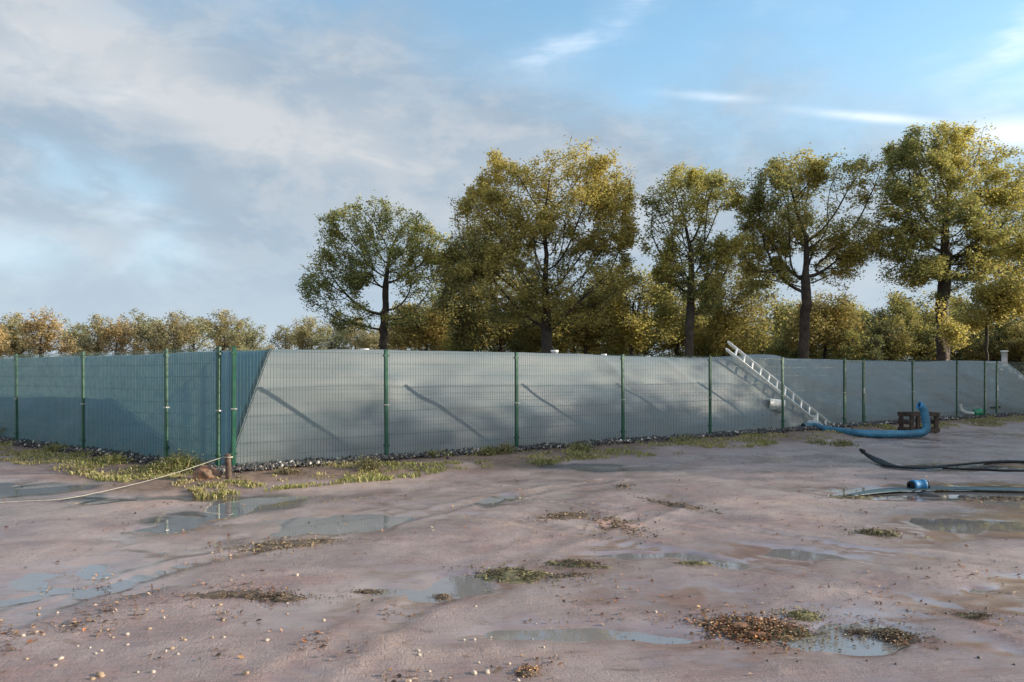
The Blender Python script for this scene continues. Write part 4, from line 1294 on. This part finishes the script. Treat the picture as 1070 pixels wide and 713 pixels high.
# ------------------------------------------------------------------ trees
def grow(seed, trunk, lobes, n_attr, step=.32, infl=2.4, kill=.42, gap=.0, gscale=.5):
    """space colonisation: limbs grow towards points spread through the crown"""
    rs = np.random.RandomState(seed)
    lob = np.array(lobes); vol = lob[:, 3] * lob[:, 4] * lob[:, 5]
    A = []
    while len(A) < n_attr:
        k = rs.choice(len(lob), p=vol / vol.sum())
        d = rs.normal(0, 1, 3); d /= np.linalg.norm(d)
        r = rs.uniform(0, 1) ** (1 / 3.6)
        p = lob[k, :3] + d * r * lob[k, 3:6]
        w_ = 1 + .42 * float(fbm(p[0] * .75 + seed, p[1] * .75, p[2] * .75, 2))
        p = lob[k, :3] + d * r * lob[k, 3:6] * w_
        if gap and float(vnoise(p[0] * gscale + seed, p[1] * gscale, p[2] * gscale)) < gap - .82: continue
        A.append(p)
    A = np.array(A)
    nodes = [np.array(trunk[0], float)]; par = [-1]
    for q in trunk[1:]:
        q = np.array(q, float); p0 = nodes[-1]; L = np.linalg.norm(q - p0); m = max(1, int(L / step))
        for j in range(1, m + 1):
            w = rs.normal(0, .03, 3); w[2] = 0
            nodes.append(p0 + (q - p0) * j / m + w); par.append(len(nodes) - 2)
    N = np.array(nodes)
    best = np.full(len(A), 1e9); bi = np.zeros(len(A), int)

    def upd(i0):
        D = np.linalg.norm(A[:, None, :] - N[None, i0:, :], axis=2)
        j = D.argmin(1); dm = D[np.arange(len(A)), j]
        m = dm < best
        best[m] = dm[m]; bi[m] = j[m] + i0
    first = max(1, len(N) // 2)
    D = np.linalg.norm(A[:, None, :] - N[None, first:, :], axis=2); bi = D.argmin(1) + first; best = D[np.arange(len(A)), bi - first]
    alive = np.ones(len(A), bool)
    for it in range(160):
        near = alive & (best < (1e9 if it < 12 else 2.8))
        if not near.any(): break
        ids = np.unique(bi[near])
        newp = []; newpar = []
        for i_ in ids:
            m = near & (bi == i_)
            v = A[m] - N[i_]; v /= (np.linalg.norm(v, axis=1, keepdims=True) + 1e-6)
            d = v.sum(0) + rs.normal(0, .22, 3); d[2] += .05
            nn = np.linalg.norm(d)
            if nn < 1e-3: continue
            newp.append(N[i_] + d / nn * step * rs.uniform(.8, 1.15)); newpar.append(i_)
        if not newp: break
        i0 = len(N)
        N = np.concatenate([N, np.array(newp)]); par += newpar
        upd(i0)
        alive &= best > kill
        if len(N) > 7000: break
    return N, np.array(par), rs


def limbs(N, par, r_base, tip=.009, exp=2.0):
    n = len(N); child = np.zeros(n, int); acc = np.zeros(n)
    for i in range(n - 1, -1, -1):
        if child[i] == 0: acc[i] = 1.0
        if par[i] >= 0: acc[par[i]] += acc[i]; child[par[i]] += 1
    q = (acc / acc[0])
    rad = tip + (r_base - tip) * np.where(q > .6, q ** .5, .775 * (q / .6) ** .62)
    rad *= 1 + .35 * np.exp(-np.maximum(N[:, 2] - N[0, 2], 0) / .35)
    return rad, acc


def limb_mesh(N, par, rad, mat):
    V = []; F = []
    n = 0
    for i in range(1, len(N)):
        p = par[i]
        a = N[p]; b = N[i]; d = b - a; L = np.linalg.norm(d)
        if L < 1e-5: continue
        d = d / L
        s = np.cross(d, (0, 0, 1.0)); 
        if np.linalg.norm(s) < .05: s = np.cross(d, (1.0, 0, 0))
        s /= np.linalg.norm(s); t = np.cross(s, d)
        ns = 8 if rad[i] > .08 else (5 if rad[i] > .03 else 3)
        th = np.arange(ns) * 2 * np.pi / ns
        ring = np.cos(th)[:, None] * s + np.sin(th)[:, None] * t
        ra = min(rad[p], rad[i] * 1.5) if rad[p] > rad[i] * 1.5 else rad[p]
        V.append(a - d * ra * .3 + ring * ra); V.append(b + d * rad[i] * .2 + ring * rad[i])
        for k in range(ns): F.append((n + k, n + (k + 1) % ns, n + ns + (k + 1) % ns, n + ns + k))
        n += 2 * ns
    return np_mesh('trunk', np.concatenate(V), np.array(F), mat, True)


OAK_G = (.205, .232, .078); OAK_Y = (.60, .525, .115); OAK_O = (.42, .26, .07); OAK_D = (.095, .112, .045)


def crown_mesh(N, par, rad, child, rs, per, size, spread, yel, thr=.03, base_g=OAK_G, yellow=OAK_Y, bias=(0, 0, 0), z0=None, z1=None, sparse=0.0):
    tw = np.where((child <= 4) & (N[:, 2] > N[:, 2].max() * .12))[0]
    if sparse: tw = tw[rs.uniform(0, 1, len(tw)) > sparse]
    q = N[tw]
    wt = np.exp(2.3 * fbm(q[:, 0] * .7 + 3, q[:, 1] * .7, q[:, 2] * .7, 2)) + .2
    k = np.sort(rs.choice(tw, int(per * 1000), p=wt / wt.sum()))
    P = N[k] + rs.normal(0, 1, (len(k), 3)) * np.array([1, 1, .75]) * spread
    zz_ = (P[:, 2] - P[:, 2].min()) / max(1e-3, np.ptp(P[:, 2]))
    xx_ = (P[:, 0] - P[:, 0].mean()) / max(1e-3, np.ptp(P[:, 0]) / 2)
    f = yel + .55 * fbm(P[:, 0] * .35 + yel * 7, P[:, 1] * .35, P[:, 2] * .35, 3) + .22 * rs.normal(0, 1, len(P)) + bias[0] * xx_ + bias[2] * (zz_ - .5)
    f = np.clip(f, 0, 1)[:, None]
    g = np.array(base_g)[None] * (1 + .25 * rs.normal(0, 1, (len(P), 1))).clip(.5, 1.6)
    dk = (rs.uniform(0, 1, len(P)) < .25)
    g[dk] = np.array(OAK_D) * rs.uniform(.7, 1.3, (dk.sum(), 1))
    col = g * (1 - f) + np.array(yellow)[None] * f
    ob = rs.uniform(0, 1, len(P)) < .03
    col[ob] = np.array(OAK_O)
    V, F, C = leaf_cards(P, size * rs.uniform(.40, 1.35, len(P)), col, .15, .45, rs)
    me = np_mesh('crown', V, F, M['leaf']); set_color(me, C)
    return me


def tree(name, px, depth, lobes_px, trunk_px, r_base, label, seed, n_attr=900, per=12, size=.076, spread=.19, yel=.3, bias=(0, 0, 0), gap=.55, base_g=OAK_G, yellow=OAK_Y,
         bark='bark', group='oaks in the row behind the bag', sparse=0.0, step=.32, kill=.42, thr=.026, nmul=3.4):
    k = depth / FPX
    x0 = (px - CX) * k
    rs0 = np.random.RandomState(seed + 100)
    lob = []
    for (lx, ly, rx, ry) in lobes_px:
        r = (rx + ry) / 2 * k
        lob.append(((lx - px) * k, rs0.uniform(-.5, .5) * r * 1.2, CAM_H + (HY - ly) * k, rx * k, r * 1.15, ry * k))
    tr = [(0, 0, -.1)] + [((tx - px) * k, rs0.normal(0, .12), CAM_H + (HY - ty) * k) for tx, ty in trunk_px]
    N, par, rs = grow(seed, tr, lob, int(n_attr * nmul), gap=gap, step=step, kill=kill)
    rad, child = limbs(N, par, r_base)
    root = empty(name, (x0, depth, 0), label, 'tree', group)
    rad = rad * .62
    tm = limb_mesh(N, par, rad, M[bark]); link('trunk', tm, root)
    cm = crown_mesh(N, par, rad, child, rs, per, size, spread, yel, thr, base_g, yellow, bias, sparse=sparse)
    link('crown', cm, root)
    return root


tree('oak_tree', 402, 47, [(398, 236, 48, 26), (360, 258, 28, 30), (350, 300, 30, 32), (438, 258, 30, 34), (432, 302, 34, 30), (372, 326, 36, 18), (400, 282, 40, 26), (425, 330, 30, 16)],
     [(401, 345), (404, 318)], .42, 'dark green oak standing alone at the left end of the row', 11, 950, 36, yel=.10, bias=(.10, 0, .25), gap=.62)
tree('oak_tree', 571, 44, [(545, 182, 38, 26), (590, 180, 40, 26), (625, 210, 36, 34), (648, 240, 24, 28), (510, 228, 38, 38), (580, 232, 55, 34), (492, 272, 32, 38), (640, 285, 36, 28), (540, 288, 55, 34), (600, 312, 55, 26), (520, 320, 42, 24)],
     [(571, 350), (571, 335)], .52, 'broad dense oak, widest of the row, with yellow top and right side', 23, 1700, 105, yel=.50, bias=(.30, 0, .5), gap=.50)
tree('oak_tree', 719, 44, [(716, 198, 34, 26), (742, 214, 32, 32), (698, 236, 26, 34), (750, 262, 30, 30), (704, 278, 26, 30), (735, 300, 28, 22)],
     [(720, 350), (722, 328)], .40, 'slender upright oak with a long bare trunk, third in the row', 37, 800, 36, yel=.27, bias=(.1, 0, .3), gap=.58)
tree('oak_tree', 840, 45, [(842, 184, 46, 24), (802, 212, 28, 34), (882, 200, 36, 34), (848, 232, 50, 30), (893, 248, 34, 32), (803, 262, 30, 28), (880, 280, 40, 18), (820, 292, 30, 14)],
     [(841, 345), (841, 312)], .46, 'open crowned oak with a forked trunk behind the ladder side, fourth in the row', 51, 1000, 50, yel=.30, bias=(.05, 0, .32), gap=.56)
tree('oak_tree', 984, 44, [(990, 152, 46, 22), (950, 172, 30, 26), (1032, 176, 36, 32), (990, 200, 52, 32), (936, 215, 30, 32), (1046, 220, 36, 32), (930, 255, 28, 26), (985, 245, 52, 30), (1052, 258, 34, 28), (945, 286, 34, 16), (1030, 288, 40, 18), (988, 280, 46, 16)],
     [(984, 350), (985, 318), (987, 290), (988, 262)], .56, 'tallest oak with thick trunk and open crown at the right', 75, 1500, 88, yel=.24, bias=(.02, 0, .40), gap=.50)
tree('oak_tree', 1122, 47, [(1128, 215, 46, 34), (1100, 250, 45, 40), (1150, 250, 50, 45), (1090, 290, 35, 24)], [(1121, 340), (1120, 310)], .45,
     'oak cut off by the right edge behind the tallest oak', 71, 800, 26, yel=.26, gap=.6)
# second line, smaller and yellower
G2 = 'lower trees filling in behind the oak row'
tree('young_oak', 661, 56, [(658, 305, 34, 24), (688, 318, 24, 26), (632, 328, 28, 26), (660, 346, 42, 18)], [(660, 355), (662, 330)], .28, 'golden yellow lower tree right of the broad oak', 83, 520, 21, size=.10, spread=.32, yel=.64, gap=.5, group=G2, yellow=(.46, .38, .095), base_g=(.15, .165, .058))
tree('young_oak', 757, 58, [(762, 304, 34, 24), (792, 324, 22, 26), (742, 336, 28, 24), (775, 350, 36, 16)], [(757, 352), (759, 330)], .25, 'golden olive lower tree right of the slender oak', 89, 480, 20, size=.10, spread=.32, yel=.44, gap=.5, group=G2, yellow=(.46, .38, .095), base_g=(.15, .165, .058))
tree('young_oak', 524, 55, [(500, 268, 34, 34), (484, 310, 32, 34), (530, 322, 38, 30), (505, 345, 40, 18)], [(524, 352), (520, 325), (512, 295)], .32, 'dark olive tree tucked against the left of the broad oak', 97, 700, 29, size=.10, spread=.32, yel=.16, gap=.45, group=G2, yellow=(.46, .38, .095), base_g=(.15, .165, .058))
tree('young_oak', 862, 60, [(864, 332, 28, 22), (842, 346, 24, 18), (880, 350, 22, 16)], [(862, 362), (862, 345)], .2, 'golden bushy tree right of the forked oak trunk', 103, 420, 17, size=.10, spread=.32, yel=.52, gap=.4, group=G2, yellow=(.46, .38, .095), base_g=(.15, .165, .058))
tree('young_oak', 446, 62, [(442, 338, 24, 18), (428, 350, 20, 16), (460, 330, 16, 20), (470, 350, 22, 16)], [(446, 362), (446, 345)], .2, 'pale yellow bushy tree right of the dark lone oak', 107, 420, 17, size=.10, spread=.32, yel=.55, gap=.45, group=G2, yellow=(.46, .38, .095), base_g=(.15, .165, .058))
tree('young_oak', 612, 57, [(604, 330, 34, 24), (575, 345, 34, 18), (630, 350, 28, 16)], [(612, 358), (611, 340)], .25, 'olive lower tree right behind the broad oak trunk', 109, 480, 20, size=.10, spread=.32, yel=.35, gap=.4, group=G2, yellow=(.46, .38, .095), base_g=(.15, .165, .058))
tree('young_oak', 708, 62, [(706, 330, 24, 30), (690, 350, 24, 16), (728, 348, 22, 18)], [(708, 362), (708, 340)], .2, 'olive gold lower tree behind the slender oak trunk', 113, 420, 17, size=.10, spread=.32, yel=.40, gap=.4, group=G2, yellow=(.46, .38, .095), base_g=(.15, .165, .058))
tree('young_oak', 1030, 50, [(1030, 318, 24, 16), (1060, 312, 24, 18), (1015, 332, 18, 14)], [(1030, 360), (1030, 330)], .14, 'yellow orange young tree right of the tallest oak trunk', 127, 300, 12, size=.10, spread=.32, yel=.7, gap=.5, group=G2, yellow=(.48, .38, .09))
tree('birch_tree', 990, 41, [(1004, 354, 9, 9), (1010, 348, 7, 7), (998, 346, 5, 7)], [(989, 360), (987, 340), (985, 315)], .10, 'pale stemmed sapling with yellow leaves in front of the tallest oak', 131, 90, 1.6, size=.08, spread=.2, yel=.9, gap=.2, bark='birch_bark', group=G2, step=.25, kill=.4)

# kinds that repeat: bushy wood trees and far trees
def variant(seed, H, W, bush, yel, n_attr, per, size, spread, base_g=OAK_G, yellow=OAK_Y, gap=.55):
    rs = np.random.RandomState(seed)
    z0 = .12 * H if bush else .36 * H
    lob = []
    for j in range(7):
        a = rs.uniform(0, 6.28); rr = rs.uniform(.15, .5) * W / 2
        z = z0 + (H - z0) * rs.uniform(.25, .8)
        r = W * rs.uniform(.22, .32)
        lob.append((rr * math.cos(a), rr * math.sin(a), z, r, r, min(r * .9, H - z)))
    lob.append((0, 0, H * .72, W * .28, W * .28, H * .27))
    N, par, rs = grow(seed, [(0, 0, -.1), (rs.normal(0, .1), 0, z0), (rs.normal(0, .2), 0, H * .5)], lob, n_attr, step=.45, kill=.6, gap=gap)
    rad, child = limbs(N, par, .022 * H)
    return limb_mesh(N, par, rad, M['bark']), crown_mesh(N, par, rad, child, rs, per, size, spread, yel, .035, base_g, yellow)


V_wood = [variant(201, 9, 7, True, .05, 700, 16, .12, .38, (.085, .100, .042)), variant(203, 9, 6.5, True, .12, 650, 14, .12, .38, (.10, .112, .045)), variant(207, 8, 7.5, True, .20, 700, 13, .12, .36)]
V_far = [variant(211, 11, 9, False, .40, 700, 7.5, .17, .38, (.25, .245, .12), (.48, .41, .19)), variant(213, 11, 8.5, False, .55, 650, 6.5, .17, .38, (.29, .24, .12), (.53, .40, .18)), variant(217, 11, 8, False, .30, 650, 3.6, .17, .38, (.22, .235, .13), (.40, .38, .19))]  # far leaf colours lightened and greyed: distance haze put into the colour


def put(name, var, x, y, sc, label, group, rz=None, sz=1.0):
    root = empty(name, (x, y, 0), label, 'tree', group, rng.uniform(0, 6.28) if rz is None else rz)
    root.scale = (sc, sc, sc * sz)
    link('trunk', var[0], root); link('crown', var[1], root)
    return root


W1 = 'bushy dark green tree in the wood behind the oak row'
for px, d, top, v in ((895, 62, 318, 0), (925, 66, 306, 1), (958, 70, 300, 0), (930, 58, 330, 0), (965, 60, 322, 1), (1010, 66, 310, 0), (1045, 62, 318, 1), (1075, 60, 312, 0), (1100, 66, 300, 1), (1030, 56, 340, 0), (1065, 55, 338, 1), (905, 55, 345, 0), (985, 72, 312, 1), (1140, 62, 305, 0),
                      (800, 70, 335, 1), (820, 64, 345, 0), (780, 76, 330, 0)):
    H = CAM_H + (HY - top) * d / FPX
    put('wood_tree', V_wood[v], (px - CX) * d / FPX, d, H / 9.0, W1, 'dark trees of the wood')
for px, d, top in ((470, 66, 322), (495, 70, 315), (540, 66, 318), (570, 72, 312), (600, 68, 322), (640, 74, 318), (675, 70, 325), (730, 72, 318), (765, 68, 325), (845, 74, 320), (880, 76, 316), (740, 62, 342), (640, 62, 345), (550, 60, 340), (480, 60, 345), (820, 78, 312)):
    H = CAM_H + (HY - top) * d / FPX
    put('wood_tree', V_wood[2], (px - CX) * d / FPX, d, H / 8.0, 'bushy olive yellow tree low between the oak trunks', 'olive trees of the wood')
W3 = 'bushy autumn tree at the left of the wood'
for px, d, top, v in ((300, 110, 338, 2), (325, 95, 335, 0), (345, 84, 340, 2), (372, 90, 335, 0), (420, 86, 322, 0), (455, 96, 318, 1), (440, 78, 335, 2), (395, 74, 345, 0)):
    H = CAM_H + (HY - top) * d / FPX
    put('autumn_tree', V_far[v], (px - CX) * d / FPX, d, H / 11.0, 'smaller autumn tree behind the dark lone oak', 'autumn trees behind the lone oak')
FL = [(-8, 332, 1, 'brown green tree cut by the left edge, in the far row'), (16, 331, 0, 'second far tree from the left edge, brownish and round'), (43, 326, 1, 'most orange tree of the far row at the left'), (76, 336, 2, 'low olive tree right of the orange one in the far row'), (102, 333, 0, 'dense olive gold tree in the middle left of the far row'),
      (122, 335, 1, 'small gold tree left of the tallest far tree'), (142, 326, 2, 'tallest grey green tree of the far row'), (160, 330, 2, 'narrow grey tree right of the tallest far tree'), (182, 331, 0, 'sparse pale tree left of the thin crowned one in the far row'), (202, 328, 2, 'thin crowned pale tree with sky showing through, far row'),
      (234, 328, 0, 'round brownish tree near the right end of the far row'), (257, 335, 2, 'grey olive tree at the right end of the far row')]
for i_, (px, top, v, lab) in enumerate(FL):
    d = 150 + 24 * math.sin(i_ * 2.1)
    H = CAM_H + (HY - top) * d / FPX
    put('autumn_tree', V_far[v], (px - CX) * d / FPX, d, H / 11.0, lab, 'far row of autumn trees at the left', sz=1.0)
for px, d, top, v in ((30, 175, 350, 2), (90, 185, 350, 0), (170, 180, 350, 0), (282, 260, 358, 0), (270, 230, 352, 2), (250, 190, 346, 0), (0, 170, 343, 0)):
    H = CAM_H + (HY - top) * d / FPX
    put('autumn_tree', V_far[v], (px - CX) * d / FPX, d, H / 11.0, 'distant low autumn tree showing between the far row trunks', 'distant trees behind the far row', sz=.9)
# trees beside the yard on the right: they throw the shade over the right half of the yard
for x, y, H, v in ((32, 14.0, 10.7, 1), (34, 15.4, 10.9, 0), (32, 16.6, 10.4, 2), (33, 18.2, 10.1, 1), (33, 20.2, 9.7, 0), (34, 17.2, 10.3, 0), (31, 22.6, 10.2, 1), (30, 25.5, 10.3, 0), (30, 29, 10.5, 0), (36, 9.0, 10.2, 2), (33, 4.5, 9.2, 2), (36, .5, 10.0, 1)):
    put('wood_tree', V_wood[v], x, y, H / 9.0, 'tree beside the right of the yard whose shade falls across it', 'trees along the right of the yard')

# ------------------------------------------------------------------ render settings
S.render.engine = 'CYCLES'
S.view_settings.view_transform = 'Standard'
S.view_settings.look = 'None'
S.view_settings.exposure = 0.85
S.view_settings.gamma = 1.0
S.view_settings.use_curve_mapping = False
S.cycles.use_denoising = True
S.cycles.max_bounces = 6
S.cycles.diffuse_bounces = 3
S.cycles.glossy_bounces = 3
S.cycles.transparent_max_bounces = 8
S.cycles.caustics_reflective = False
S.cycles.caustics_refractive = False
